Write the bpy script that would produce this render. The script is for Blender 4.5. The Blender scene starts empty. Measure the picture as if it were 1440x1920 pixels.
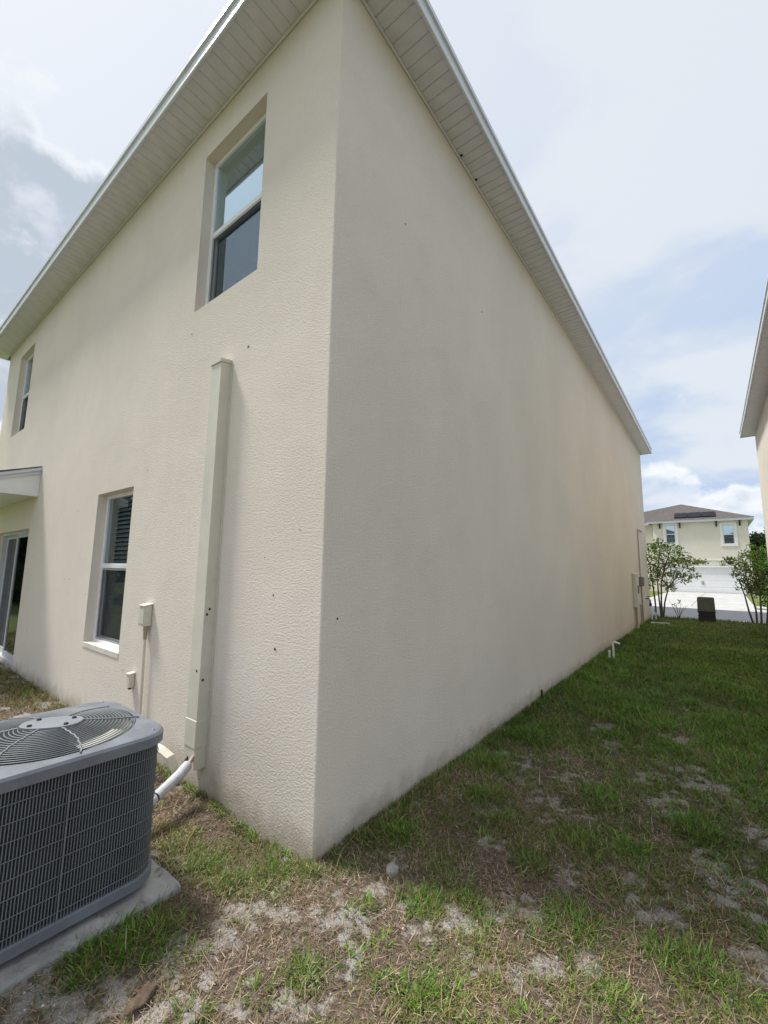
import bpy, math, random
import numpy as np
from mathutils import Vector, Matrix

random.seed(7)
RNG = np.random.default_rng(11)
rad = math.radians
scene = bpy.context.scene
COL = scene.collection

# ------------------------------------------------------------------ camera
CAM = Vector((1.669, -1.620, 1.458))
YAW, PITCH, ROLL = rad(-37.833), rad(7.546), rad(0.8486)
_f = Vector((math.sin(YAW) * math.cos(PITCH), math.cos(YAW) * math.cos(PITCH), math.sin(PITCH)))
_r0 = Vector((math.cos(YAW), -math.sin(YAW), 0))
_u0 = _r0.cross(_f)
_r = _r0 * math.cos(ROLL) + _u0 * math.sin(ROLL)
_u = -_r0 * math.sin(ROLL) + _u0 * math.cos(ROLL)
cd = bpy.data.cameras.new("camera")
cam = bpy.data.objects.new("camera", cd)
COL.objects.link(cam)
cam.matrix_world = Matrix(((_r.x, _u.x, -_f.x, CAM.x), (_r.y, _u.y, -_f.y, CAM.y), (_r.z, _u.z, -_f.z, CAM.z), (0, 0, 0, 1)))
cd.sensor_fit = 'HORIZONTAL'
cd.sensor_width = 36.0
cd.lens = 36.0 * 790.69 / 1440.0
cd.clip_start = 0.05
cd.clip_end = 2000
scene.camera = cam

# ------------------------------------------------------------------ sun direction (travel)
SUN_DIR = Vector((0.150, 0.049, -0.272)).normalized()
SUN_ELEV = math.asin(-SUN_DIR.z)
SUN_AZ = math.atan2(-SUN_DIR.x, -SUN_DIR.y)          # clockwise from +Y
SKY_STRENGTH = 0.10
SUN_STRENGTH = 2.8
EXPOSURE = 0.80


class NT:
    """small helper round a node tree"""
    def __init__(s, tree):
        s.t = tree
        s.n = tree.nodes
        s.l = tree.links

    def node(s, typ, **kw):
        n = s.n.new(typ)
        for k, v in kw.items():
            setattr(n, k, v)
        return n

    def set(s, sock, v):
        if isinstance(v, bpy.types.NodeSocket):
            s.l.new(v, sock)
        elif v is not None:
            sock.default_value = v

    def math(s, op, a, b=None, c=None, clamp=False):
        n = s.node('ShaderNodeMath', operation=op, use_clamp=clamp)
        s.set(n.inputs[0], a)
        if b is not None:
            s.set(n.inputs[1], b)
        if c is not None:
            s.set(n.inputs[2], c)
        return n.outputs[0]

    def vmath(s, op, a, b=None):
        n = s.node('ShaderNodeVectorMath', operation=op)
        s.set(n.inputs[0], a)
        if b is not None:
            s.set(n.inputs[1], b)
        return n.outputs['Value'] if op in ('DOT_PRODUCT', 'LENGTH') else n.outputs['Vector']

    def noise(s, vec, scale, detail=4, rough=0.5, dist=0.0, out='Fac'):
        n = s.node('ShaderNodeTexNoise')
        if vec is not None:
            s.l.new(vec, n.inputs['Vector'])
        n.inputs['Scale'].default_value = scale
        n.inputs['Detail'].default_value = detail
        n.inputs['Roughness'].default_value = rough
        n.inputs['Distortion'].default_value = dist
        return n.outputs[out]

    def smooth(s, v, lo, hi, a=0.0, b=1.0):
        n = s.node('ShaderNodeMapRange', interpolation_type='SMOOTHSTEP')
        s.set(n.inputs['Value'], v)
        n.inputs['From Min'].default_value = lo
        n.inputs['From Max'].default_value = hi
        n.inputs['To Min'].default_value = a
        n.inputs['To Max'].default_value = b
        return n.outputs[0]

    def mix(s, f, a, b, mode='MIX'):
        n = s.node('ShaderNodeMix', data_type='RGBA', blend_type=mode)
        s.set(n.inputs[0], f)
        s.set(n.inputs[6], a if isinstance(a, bpy.types.NodeSocket) else (*a[:3], 1))
        s.set(n.inputs[7], b if isinstance(b, bpy.types.NodeSocket) else (*b[:3], 1))
        return n.outputs[2]

    def mapping(s, vec, scale=(1, 1, 1), loc=(0, 0, 0)):
        n = s.node('ShaderNodeMapping')
        s.l.new(vec, n.inputs['Vector'])
        n.inputs['Scale'].default_value = scale
        n.inputs['Location'].default_value = loc
        return n.outputs[0]


# ------------------------------------------------------------------ world: hazy sky with thin high cloud and cumulus
world = bpy.data.worlds.new("World")
scene.world = world
world.use_nodes = True
world.node_tree.nodes.clear()
W = NT(world.node_tree)
sky = W.node('ShaderNodeTexSky', sky_type='NISHITA')
sky.sun_disc = False
sky.sun_elevation = SUN_ELEV
sky.sun_rotation = SUN_AZ
sky.dust_density = 2.0
tc = W.node('ShaderNodeTexCoord')
dirv = W.vmath('NORMALIZE', tc.outputs['Generated'])
sep = W.node('ShaderNodeSeparateXYZ')
W.l.new(dirv, sep.inputs[0])
zc = W.math('MAXIMUM', sep.outputs['Z'], 0.0)
inv = W.math('DIVIDE', 1.0, W.math('ADD', zc, 0.22))
comb = W.node('ShaderNodeCombineXYZ')
W.set(comb.inputs[0], W.math('MULTIPLY', sep.outputs['X'], inv))
W.set(comb.inputs[1], W.math('MULTIPLY', sep.outputs['Y'], inv))
comb.inputs[2].default_value = 8.3
plane = comb.outputs[0]
n_big = W.noise(plane, 1.1, 3, 0.5, 0.4)
n_med = W.noise(plane, 2.9, 6, 0.52, 0.3)
thin = W.smooth(W.math('ADD', W.math('MULTIPLY', n_big, 0.5), W.math('MULTIPLY', n_med, 0.5)), 0.42, 0.58)
sund = W.vmath('DOT_PRODUCT', dirv, tuple(-SUN_DIR))
glow = W.smooth(sund, 0.0, 1.0)
# veil of thin cloud: bluish where thin, white where thick or near the sun
veil = W.mix(W.math('MAXIMUM', thin, W.math('MULTIPLY', glow, 0.7)), (3.15, 3.85, 5.0), (4.60, 4.92, 5.30))
veil = W.mix(W.math('MULTIPLY', glow, 0.6), veil, (5.0, 5.15, 5.4))
skyc = W.mix(0.92, sky.outputs[0], veil)
# cumulus: low band round the horizon, and a darker bank on the left
nc = W.noise(W.mapping(dirv, (1, 1, 1.25)), 7.0, 9, 0.56, 0.05)
elev = sep.outputs['Z']
band = W.math('SUBTRACT', 0.60, W.math('MULTIPLY', W.math('ABSOLUTE', W.math('SUBTRACT', elev, 0.12)), 3.2))
cov = W.math('ADD', W.math('MULTIPLY', nc, 0.86), W.math('MULTIPLY', W.math('MAXIMUM', band, 0.0), 0.44))
nshade = W.noise(W.mapping(dirv, (1, 1, 1.25), (0, 0, 0.05)), 7.0, 9, 0.56, 0.05)
ccol = W.mix(W.smooth(cov, 0.66, 0.86), (6.0, 6.15, 6.35), (3.4, 3.9, 4.5))
ccol = W.mix(W.smooth(nshade, 0.45, 0.65), ccol, (4.3, 4.75, 5.3))
skyc = W.mix(W.math('MULTIPLY', W.smooth(cov, 0.62, 0.70), 0.82), skyc, ccol)
bank_d = W.vmath('DOT_PRODUCT', dirv, tuple(Vector((-0.875, 0.165, 0.445)).normalized()))
bcov = W.math('ADD', W.smooth(bank_d, 0.942, 0.990), W.math('MULTIPLY', W.math('SUBTRACT', nc, 0.5), 2.4))
bcol = W.mix(W.smooth(bcov, 0.52, 0.95), (5.3, 5.5, 5.8), (2.8, 3.2, 3.75))
bcol = W.mix(W.smooth(nshade, 0.52, 0.70, 0, 0.7), bcol, (4.7, 5.0, 5.4))
skyc = W.mix(W.math('MULTIPLY', W.smooth(bcov, 0.42, 0.62), 0.85), skyc, bcol)
bg = W.node('ShaderNodeBackground')
W.l.new(skyc, bg.inputs['Color'])
bg.inputs['Strength'].default_value = SKY_STRENGTH
wo = W.node('ShaderNodeOutputWorld')
W.l.new(bg.outputs[0], wo.inputs['Surface'])

sd = bpy.data.lights.new("sun", 'SUN')
sd.energy = SUN_STRENGTH
sd.angle = rad(10.0)
sd.color = (1.0, 0.98, 0.95)
sun = bpy.data.objects.new("sun", sd)
COL.objects.link(sun)
sun.rotation_euler = SUN_DIR.to_track_quat('-Z', 'Y').to_euler()

vs = scene.view_settings
vs.view_transform = 'Standard'
vs.look = 'None'
vs.exposure = EXPOSURE
vs.gamma = 1.0
vs.use_curve_mapping = False
scene.cycles.use_denoising = True
scene.cycles.max_bounces = 8
scene.cycles.transparent_max_bounces = 12


# ------------------------------------------------------------------ materials
def srgb(r, g, b):
    return tuple(((c / 255 / 12.92) if c / 255 <= 0.04045 else ((c / 255 + 0.055) / 1.055) ** 2.4) for c in (r, g, b))


def new_mat(name):
    m = bpy.data.materials.new(name)
    m.use_nodes = True
    m.node_tree.nodes.clear()
    T = NT(m.node_tree)
    out = T.node('ShaderNodeOutputMaterial')
    return m, T, out


def plain(name, col, rough=0.5, metal=0.0, var=0.06, vscale=6.0, bump=0.0, bscale=80.0, dirt=None, spec=0.5):
    m, T, out = new_mat(name)
    tcn = T.node('ShaderNodeTexCoord')
    v = tcn.outputs['Object']
    n = T.noise(v, vscale, 5, 0.6)
    dark = tuple(c * (1 - var * 2) for c in col)
    lite = tuple(min(1, c * (1 + var)) for c in col)
    c = T.mix(T.smooth(n, 0.3, 0.7), dark, lite)
    if dirt:
        n2 = T.noise(v, vscale * 3.1, 6, 0.65)
        c = T.mix(T.smooth(n2, 0.52, 0.75, 0, dirt[1]), c, dirt[0])
    b = T.node('ShaderNodeBsdfPrincipled')
    T.l.new(c, b.inputs['Base Color'])
    b.inputs['Metallic'].default_value = metal
    T.set(b.inputs['Roughness'], T.smooth(n, 0.2, 0.8, max(0.02, rough - 0.08), min(1, rough + 0.08)))
    b.inputs['Specular IOR Level'].default_value = spec
    if bump:
        bn = T.node('ShaderNodeBump')
        bn.inputs['Strength'].default_value = bump
        bn.inputs['Distance'].default_value = 0.004
        T.l.new(T.noise(v, bscale, 4, 0.6), bn.inputs['Height'])
        T.l.new(bn.outputs[0], b.inputs['Normal'])
    T.l.new(b.outputs[0], out.inputs['Surface'])
    return m


def stucco(name, col, strength=0.52, scale=80.0, base_dirt=True):
    m, T, out = new_mat(name)
    tcn = T.node('ShaderNodeTexCoord')
    v = tcn.outputs['Object']
    big = T.noise(v, 0.8, 5, 0.6)
    mid = T.noise(T.mapping(v, (1, 1, 0.16)), 4.5, 6, 0.62)
    blot = T.noise(v, 2.3, 6, 0.65, 0.5)
    c = T.mix(T.smooth(big, 0.3, 0.7), tuple(x * 0.945 for x in col), tuple(min(1, x * 1.03) for x in col))
    c = T.mix(T.smooth(mid, 0.48, 0.75, 0, 0.16), c, (col[0] * 0.90, col[1] * 0.88, col[2] * 0.85))
    c = T.mix(T.smooth(blot, 0.50, 0.72, 0, 0.30), c, (col[0] * 0.93, col[1] * 0.90, col[2] * 0.865))
    # darker tone in the hollows of the trowelled texture; flat, worked-over spots between rough ones
    n1 = T.noise(v, scale, 4, 0.62, 0.35)
    n2 = T.noise(v, scale * 3.1, 4, 0.7, 0.3)
    rough_ = T.smooth(T.noise(v, 5.5, 4, 0.6), 0.32, 0.66, 0.6, 1.0)
    h = T.math('MULTIPLY', T.math('ADD', T.math('MULTIPLY', T.smooth(n1, 0.40, 0.62), 0.65), T.math('MULTIPLY', n2, 0.55)), rough_)
    c = T.mix(T.smooth(h, 0.10, 0.5, 0.16, 0.0), c, (col[0] * 0.7, col[1] * 0.68, col[2] * 0.64))
    if base_dirt:                       # splash dirt along the foot of the wall
        sp = T.node('ShaderNodeSeparateXYZ')
        T.l.new(v, sp.inputs[0])
        edge = T.math('ADD', sp.outputs['Z'], T.math('MULTIPLY', T.math('SUBTRACT', T.noise(v, 7, 5, 0.65), 0.5), 0.28))
        c = T.mix(T.smooth(edge, -0.02, 0.20, 0.70, 0.0), c, (0.33, 0.27, 0.20))
    b = T.node('ShaderNodeBsdfPrincipled')
    T.l.new(c, b.inputs['Base Color'])
    b.inputs['Roughness'].default_value = 0.88
    b.inputs['Specular IOR Level'].default_value = 0.25
    bn = T.node('ShaderNodeBump')
    bn.inputs['Strength'].default_value = strength
    bn.inputs['Distance'].default_value = 0.006
    T.l.new(h, bn.inputs['Height'])
    T.l.new(bn.outputs[0], b.inputs['Normal'])
    T.l.new(b.outputs[0], out.inputs['Surface'])
    return m


def glass(name, tint=(0.46, 0.56, 0.55), base=0.60, gloss=(0.72, 0.90, 1.0)):
    m, T, out = new_mat(name)
    tr = T.node('ShaderNodeBsdfTransparent')
    tr.inputs[0].default_value = (*tint, 1)
    gl = T.node('ShaderNodeBsdfGlossy')
    gl.inputs['Roughness'].default_value = 0.012
    gl.inputs[0].default_value = (*gloss, 1)
    geo = T.node('ShaderNodeNewGeometry')
    cosv = T.math('ABSOLUTE', T.vmath('DOT_PRODUCT', geo.outputs['Normal'], geo.outputs['Incoming']))
    sch = T.math('POWER', T.math('SUBTRACT', 1.0, cosv, clamp=True), 5.0)
    tcn = T.node('ShaderNodeTexCoord')
    bn = T.node('ShaderNodeBump')
    bn.inputs['Strength'].default_value = 0.02
    bn.inputs['Distance'].default_value = 0.01
    T.l.new(T.noise(tcn.outputs['Object'], 2.5, 1, 0.5), bn.inputs['Height'])
    T.l.new(bn.outputs[0], gl.inputs['Normal'])
    mx = T.node('ShaderNodeMixShader')
    T.set(mx.inputs[0], T.math('ADD', T.math('MULTIPLY', sch, 1.0 - base), base, clamp=True))
    T.l.new(tr.outputs[0], mx.inputs[1])
    T.l.new(gl.outputs[0], mx.inputs[2])
    T.l.new(mx.outputs[0], out.inputs['Surface'])
    return m


def mesh_screen(name):
    m, T, out = new_mat(name)
    tr = T.node('ShaderNodeBsdfTransparent')
    df = T.node('ShaderNodeBsdfDiffuse')
    df.inputs[0].default_value = (0.035, 0.035, 0.04, 1)
    mx = T.node('ShaderNodeMixShader')
    tcn = T.node('ShaderNodeTexCoord')
    T.set(mx.inputs[0], T.smooth(T.noise(tcn.outputs['Object'], 30, 3), 0.3, 0.7, 0.24, 0.26))
    T.l.new(tr.outputs[0], mx.inputs[1])
    T.l.new(df.outputs[0], mx.inputs[2])
    T.l.new(mx.outputs[0], out.inputs['Surface'])
    return m


def leafy(name, trans=0.35, rough=0.6, attr='Col'):
    m, T, out = new_mat(name)
    a = T.node('ShaderNodeAttribute', attribute_name=attr)
    b = T.node('ShaderNodeBsdfPrincipled')
    T.l.new(a.outputs['Color'], b.inputs['Base Color'])
    b.inputs['Roughness'].default_value = rough
    b.inputs['Specular IOR Level'].default_value = 0.25
    t = T.node('ShaderNodeBsdfTranslucent')
    T.l.new(a.outputs['Color'], t.inputs[0])
    mx = T.node('ShaderNodeMixShader')
    mx.inputs[0].default_value = trans
    T.l.new(b.outputs[0], mx.inputs[1])
    T.l.new(t.outputs[0], mx.inputs[2])
    T.l.new(mx.outputs[0], out.inputs['Surface'])
    return m


WALL_C = (0.775, 0.703, 0.612)
M = {}
M['stucco'] = stucco('cream_stucco', WALL_C)
M['stucco_n'] = stucco('tan_stucco', (0.66, 0.60, 0.51), 0.5)
M['stucco_far'] = stucco('pale_yellow_stucco', (0.74, 0.695, 0.60), 0.3, 30, False)
M['band'] = plain('pale_band', (0.72, 0.68, 0.58), 0.8, bump=0.3)
M['paintbox'] = plain('painted_metal_cream', (0.66, 0.625, 0.525), 0.45, var=0.03, dirt=((0.42, 0.37, 0.28), 0.25))
M['vinyl'] = plain('white_vinyl', (0.69, 0.69, 0.745), 0.45, var=0.04, dirt=((0.45, 0.44, 0.41), 0.25))
M['shingle_edge'] = plain('dark_grey_shingle', (0.055, 0.055, 0.06), 0.9, var=0.18, vscale=9, bump=0.8, bscale=40)
M['alu'] = plain('white_aluminium', (0.62, 0.65, 0.69), 0.30, var=0.03, dirt=((0.5, 0.5, 0.5), 0.15))
M['frame'] = plain('white_window_frame', (0.80, 0.80, 0.79), 0.35, var=0.03)
M['doorframe'] = plain('grey_white_door_frame', (0.55, 0.56, 0.58), 0.4, var=0.04)
M['screenframe'] = plain('grey_screen_frame', (0.34, 0.34, 0.35), 0.4, var=0.05)
M['blind'] = plain('blind_slats', (0.50, 0.48, 0.48), 0.55, var=0.05)
M['glass'] = glass('window_glass')
M['glass_door'] = glass('dark_door_glass', (0.35, 0.37, 0.38), 0.04, (0.75, 0.78, 0.85))
M['glass_dim'] = glass('clear_window_glass', (0.76, 0.81, 0.81), 0.07, (0.85, 0.95, 1.0))
M['screen'] = mesh_screen('insect_screen')
M['hole'] = plain('dark_hole', (0.035, 0.028, 0.022), 0.9)
M['shingle'] = plain('brown_shingle', (0.105, 0.088, 0.080), 0.9, var=0.18, vscale=9, bump=0.8, bscale=40)
M['acgrey'] = plain('grey_powder_coat', (0.165, 0.180, 0.205), 0.45, var=0.08, vscale=7, dirt=((0.27, 0.26, 0.24), 0.4))
M['acdark'] = plain('dark_coil', (0.035, 0.040, 0.042), 0.6, var=0.1)
M['acwire'] = plain('guard_wire', (0.16, 0.175, 0.185), 0.45, var=0.06)
M['acrod'] = plain('galvanised_rod', (0.24, 0.255, 0.275), 0.35, metal=0.4)
M['achub'] = plain('light_grey_plate', (0.20, 0.215, 0.235), 0.5, var=0.05)
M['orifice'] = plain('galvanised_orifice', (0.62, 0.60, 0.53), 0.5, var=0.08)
M['fan'] = plain('fan_blade_grey', (0.10, 0.105, 0.11), 0.5, var=0.1)
M['concrete'] = plain('weathered_concrete', (0.42, 0.41, 0.385), 0.9, var=0.18, vscale=5, bump=0.6, bscale=60, dirt=((0.11, 0.10, 0.085), 0.9))
M['pipe'] = plain('white_insulation', (0.56, 0.57, 0.59), 0.5, var=0.08, vscale=25, dirt=((0.35, 0.34, 0.33), 0.55), bump=0.5, bscale=30)
M['blackrub'] = plain('black_cable', (0.02, 0.02, 0.02), 0.5)
M['pvc'] = plain('white_pvc', (0.78, 0.78, 0.76), 0.35, var=0.04)
M['brownpipe'] = plain('painted_conduit_tan', (0.38, 0.315, 0.255), 0.5, var=0.08)
M['greymetal'] = plain('grey_meter_metal', (0.20, 0.20, 0.20), 0.45, metal=0.2)
M['stone'] = plain('pale_limestone', (0.36, 0.335, 0.30), 0.9, var=0.12, vscale=40, bump=0.8, bscale=90)
M['clod'] = plain('brown_dry_clod', (0.12, 0.085, 0.055), 0.95, var=0.2, vscale=50, bump=1.0, bscale=120)
M['pedestal'] = plain('utility_box_grey_green', (0.13, 0.135, 0.115), 0.55, var=0.08)
M['pedestal2'] = plain('utility_box_dark', (0.03, 0.033, 0.036), 0.5, var=0.08)
M['asphalt'] = plain('asphalt', (0.095, 0.098, 0.108), 0.9, var=0.12, vscale=2.5, bump=0.5, bscale=90)
M['drive'] = plain('pale_concrete_drive', (0.46, 0.45, 0.425), 0.9, var=0.09, vscale=1.4, bump=0.2, bscale=50)
M['garage'] = plain('white_garage_door', (0.80, 0.80, 0.81), 0.45, var=0.02)
M['trim'] = plain('white_trim', (0.80, 0.80, 0.78), 0.6, var=0.02)
M['bracket'] = plain('dark_brown_bracket', (0.045, 0.030, 0.022), 0.6)
M['solar'] = plain('solar_panel_glass', (0.008, 0.008, 0.012), 0.6, var=0.05, spec=0.2)
M['bark'] = plain('grey_brown_bark', (0.14, 0.105, 0.08), 0.9, var=0.2, vscale=30, bump=0.6, bscale=60)
M['grass'] = leafy('grass_blades', 0.30, 0.45)
M['straw'] = leafy('dry_straw', 0.15, 0.8)
M['leaf'] = leafy('shrub_leaves', 0.50, 0.5)
M['roofgrey'] = plain('far_grey_roof', (0.22, 0.21, 0.20), 0.9, var=0.1)


# ------------------------------------------------------------------ mesh building helpers
class MB:
    def __init__(s):
        s.v = []
        s.f = []
        s.smooth = []

    def add(s, verts, faces, smooth=False):
        o = len(s.v)
        s.v.extend([tuple(p) for p in verts])
        for f in faces:
            s.f.append(tuple(i + o for i in f))
            s.smooth.append(smooth)
        return s

    def quad(s, a, b, c, d):
        return s.add([a, b, c, d], [(0, 1, 2, 3)])

    def box(s, x0, x1, y0, y1, z0, z1, bev=0.0):
        x0, x1 = min(x0, x1), max(x0, x1)
        y0, y1 = min(y0, y1), max(y0, y1)
        z0, z1 = min(z0, z1), max(z0, z1)
        if bev <= 0:
            vs_ = [(x0, y0, z0), (x1, y0, z0), (x1, y1, z0), (x0, y1, z0), (x0, y0, z1), (x1, y0, z1), (x1, y1, z1), (x0, y1, z1)]
            fs = [(0, 3, 2, 1), (4, 5, 6, 7), (0, 1, 5, 4), (1, 2, 6, 5), (2, 3, 7, 6), (3, 0, 4, 7)]
            return s.add(vs_, fs)
        b = min(bev, (x1 - x0) * .45, (y1 - y0) * .45, (z1 - z0) * .45)
        vs_ = []
        for z, i in ((z0, b), (z0 + b, 0), (z1 - b, 0), (z1, b)):
            e = 0 if i == 0 else b
            ring = [(x0 + b, y0 + e), (x1 - b, y0 + e), (x1 - e, y0 + b), (x1 - e, y1 - b), (x1 - b, y1 - e), (x0 + b, y1 - e), (x0 + e, y1 - b), (x0 + e, y0 + b)]
            if e:
                ring = [(x0 + b, y0 + b), (x1 - b, y0 + b), (x1 - b, y0 + b), (x1 - b, y1 - b), (x1 - b, y1 - b), (x0 + b, y1 - b), (x0 + b, y1 - b), (x0 + b, y0 + b)]
            vs_ += [(px, py, z) for px, py in ring]
        fs = []
        for k in range(3):
            for j in range(8):
                a, c = k * 8 + j, k * 8 + (j + 1) % 8
                fs.append((a, c, c + 8, a + 8))
        fs.append((7, 5, 3, 1))
        fs.append((24 + 1, 24 + 3, 24 + 5, 24 + 7))
        return s.add(vs_, fs)

    def tube(s, pts, r, n=8, caps=True, smooth=True):
        pts = [Vector(p) for p in pts]
        rs = r if isinstance(r, (list, tuple)) else [r] * len(pts)
        vs_, fs = [], []
        prev = None
        for i, p in enumerate(pts):
            d = (pts[min(i + 1, len(pts) - 1)] - pts[max(i - 1, 0)]).normalized()
            if prev is None:
                a = d.cross(Vector((0, 0, 1)))
                if a.length < 1e-3:
                    a = d.cross(Vector((1, 0, 0)))
            else:
                a = prev - d * prev.dot(d)
            a.normalize()
            prev = a
            b = d.cross(a)
            for k in range(n):
                t = 2 * math.pi * k / n
                vs_.append(p + (a * math.cos(t) + b * math.sin(t)) * rs[i])
        for i in range(len(pts) - 1):
            for k in range(n):
                k2 = (k + 1) % n
                fs.append((i * n + k, i * n + k2, (i + 1) * n + k2, (i + 1) * n + k))
        s.add(vs_, fs, smooth)
        if caps:
            s.add([vs_[k] for k in range(n)], [tuple(reversed(range(n)))])
            s.add([vs_[(len(pts) - 1) * n + k] for k in range(n)], [tuple(range(n))])
        return s

    def prism(s, poly, axis, a, b):
        """poly: 2-D points in the plane normal to axis ('x': (y,z), 'y': (x,z), 'z': (x,y))"""
        def P(u, v, w):
            return {'x': (w, u, v), 'y': (u, w, v), 'z': (u, v, w)}[axis]
        n = len(poly)
        vs_ = [P(u, v, a) for u, v in poly] + [P(u, v, b) for u, v in poly]
        fs = [(i, (i + 1) % n, (i + 1) % n + n, i + n) for i in range(n)]
        fs += [tuple(reversed(range(n))), tuple(range(n, 2 * n))]
        return s.add(vs_, fs)

    def lathe(s, prof, cx, cy, n=24, smooth=True):
        vs_, fs = [], []
        for (r, z) in prof:
            for k in range(n):
                t = 2 * math.pi * k / n
                vs_.append((cx + r * math.cos(t), cy + r * math.sin(t), z))
        for i in range(len(prof) - 1):
            for k in range(n):
                k2 = (k + 1) % n
                fs.append((i * n + k, i * n + k2, (i + 1) * n + k2, (i + 1) * n + k))
        return s.add(vs_, fs, smooth)

    def mesh(s, name, mat):
        me = bpy.data.meshes.new(name)
        me.from_pydata(s.v, [], s.f)
        me.polygons.foreach_set('use_smooth', s.smooth)
        me.materials.append(mat)
        me.update()
        return me

    def build(s, name, mat, parent=None):
        o = bpy.data.objects.new(name, s.mesh(name, mat))
        COL.objects.link(o)
        if parent is not None:
            o.parent = parent
            o.matrix_parent_inverse = Matrix.Translation(-parent_world(parent))
        return o


def parent_world(o):
    v = Vector(o.location)
    p = o.parent
    while p is not None:                       # parents use inverse matrices, so locations are already world
        p = None
    return v


def fix_normals(o):
    import bmesh
    bm = bmesh.new()
    bm.from_mesh(o.data)
    bmesh.ops.recalc_face_normals(bm, faces=bm.faces)
    bm.to_mesh(o.data)
    bm.free()


def tag(o, label=None, cat=None, group=None, kind=None):
    if label:
        o['label'] = label
    if cat:
        o['category'] = cat
    if group:
        o['group'] = group
    if kind:
        o['kind'] = kind
    return o


def thing(name, label, cat, loc=(0, 0, 0), group=None):
    o = bpy.data.objects.new(name, None)
    COL.objects.link(o)
    o.location = loc
    o.empty_display_size = 0.1
    return tag(o, label, cat, group)


def part_empty(name, parent, loc=(0, 0, 0)):
    o = bpy.data.objects.new(name, None)
    COL.objects.link(o)
    o.location = loc
    o.parent = parent
    o.matrix_parent_inverse = Matrix.Translation(-Vector(parent.location))
    return o


def inst(name, me, parent, loc=(0, 0, 0), rotz=0.0):
    o = bpy.data.objects.new(name, me)
    COL.objects.link(o)
    o.parent = parent
    o.matrix_parent_inverse = Matrix.Translation(-Vector(parent.location))
    o.location = loc
    o.rotation_euler = (0, 0, rotz)
    return o


def fast_mesh(name, verts, tris, mat, col=None, uv=None):
    me = bpy.data.meshes.new(name)
    nv, nf = len(verts), len(tris)
    me.vertices.add(nv)
    me.vertices.foreach_set('co', np.ascontiguousarray(verts, dtype=np.float32).ravel())
    k = tris.shape[1]
    me.loops.add(nf * k)
    me.loops.foreach_set('vertex_index', np.ascontiguousarray(tris, dtype=np.int32).ravel())
    me.polygons.add(nf)
    me.polygons.foreach_set('loop_start', np.arange(0, nf * k, k, dtype=np.int32))
    me.update(calc_edges=True)
    if col is not None:
        a = me.attributes.new('Col', 'FLOAT_COLOR', 'POINT')
        c4 = np.ones((nv, 4), np.float32)
        c4[:, :3] = col
        a.data.foreach_set('color', c4.ravel())
    me.materials.append(mat)
    o = bpy.data.objects.new(name, me)
    COL.objects.link(o)
    return o


# numpy value noise
def vnoise(x, y, seed=0):
    xi, yi = np.floor(x).astype(np.int64), np.floor(y).astype(np.int64)
    xf, yf = x - xi, y - yi
    xf = xf * xf * (3 - 2 * xf)
    yf = yf * yf * (3 - 2 * yf)

    def h(a, b):
        n = (a * 374761393 + b * 668265263 + seed * 974711) & 0x7fffffff
        n = ((n ^ (n >> 13)) * 1274126177) & 0x7fffffff
        n = (n ^ (n >> 16)) & 0xffff
        return n / 65535.0
    return (h(xi, yi) * (1 - xf) + h(xi + 1, yi) * xf) * (1 - yf) + (h(xi, yi + 1) * (1 - xf) + h(xi + 1, yi + 1) * xf) * yf


def fbm(x, y, seed=0, oct=4):
    t, a, s = 0, 0.5, 0
    for i in range(oct):
        t = t + a * vnoise(x, y, seed + i * 17)
        s += a
        x, y, a = x * 2.03 + 3.1, y * 2.03 - 1.7, a * 0.5
    return t / s


def sstep(v, lo, hi):
    t = np.clip((v - lo) / (hi - lo), 0, 1)
    return t * t * (3 - 2 * t)


# ================================================================== THE GROUND
H_WALL, L_WALL, W_WALL, OVER = 5.40, 14.40, 8.69, 0.285
X_N = 2.865                              # neighbour's wall
# bare sandy spots and lush spots: (x, y, radius)
SAND = [(0.38, 0.00, .15), (0.33, -0.15, .15), (0.46, 0.07, .11), (0.20, -0.24, .12), (0.82, 0.33, .13), (0.95, 0.37, .12), (0.72, 0.16, .10),
        (1.66, 1.00, .17), (1.48, 0.89, .13), (1.20, 0.30, .10), (1.61, 1.21, .18), (0.78, 1.31, .14), (1.65, 0.62, .14), (1.05, 0.10, .13),
        (1.25, 0.90, .10), (1.40, 0.72, .12), (0.62, -0.02, .10), (0.86, 0.02, .09), (-0.10, -0.62, .09), (0.12, -0.66, .10), (-0.14, -1.0, .10),
        (0.66, 3.0, .20), (1.3, 3.1, .22), (1.15, 2.1, .16), (1.75, 1.7, .18), (0.85, 2.6, .12), (0.62, 0.72, .09), (0.30, 0.26, .10),
        (0.02, -0.35, .10), (-3.5, -0.35, .35), (-4.0, -0.6, .3)]
LUSH = [(0.55, 0.13, .10), (0.73, 0.26, .08), (1.12, 0.43, .14), (1.51, 0.52, .14), (1.22, 1.10, .12), (-0.40, -0.34, .10),
        (-0.22, -0.32, .10), (-0.12, -0.16, .09), (-0.25, -0.86, .15), (0.86, 0.66, .10), (1.02, 1.05, .12), (0.40, 1.1, .15),
        (0.18, 0.42, .11), (-0.36, -0.62, .08), (0.22, 1.6, .2), (1.5, 1.55, .18), (0.3, 2.3, .22), (1.75, 0.85, .10),
        (0.03, -0.05, .05), (-0.18, -0.7, .12), (1.0, 1.6, .16), (0.60, 0.95, .10), (0.78, -0.22, .08), (0.40, -0.42, .08), (1.30, 0.18, .09)]


def gauss(x, y, lst):
    g = np.zeros_like(x)
    for cx, cy, r in lst:
        wob = 0.55 + 0.9 * vnoise(x * 9 + cx * 31, y * 9 + cy * 17, 5)
        g = np.maximum(g, np.exp(-((x - cx) ** 2 + (y - cy) ** 2) / (r * r) / wob))
    return g


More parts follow.
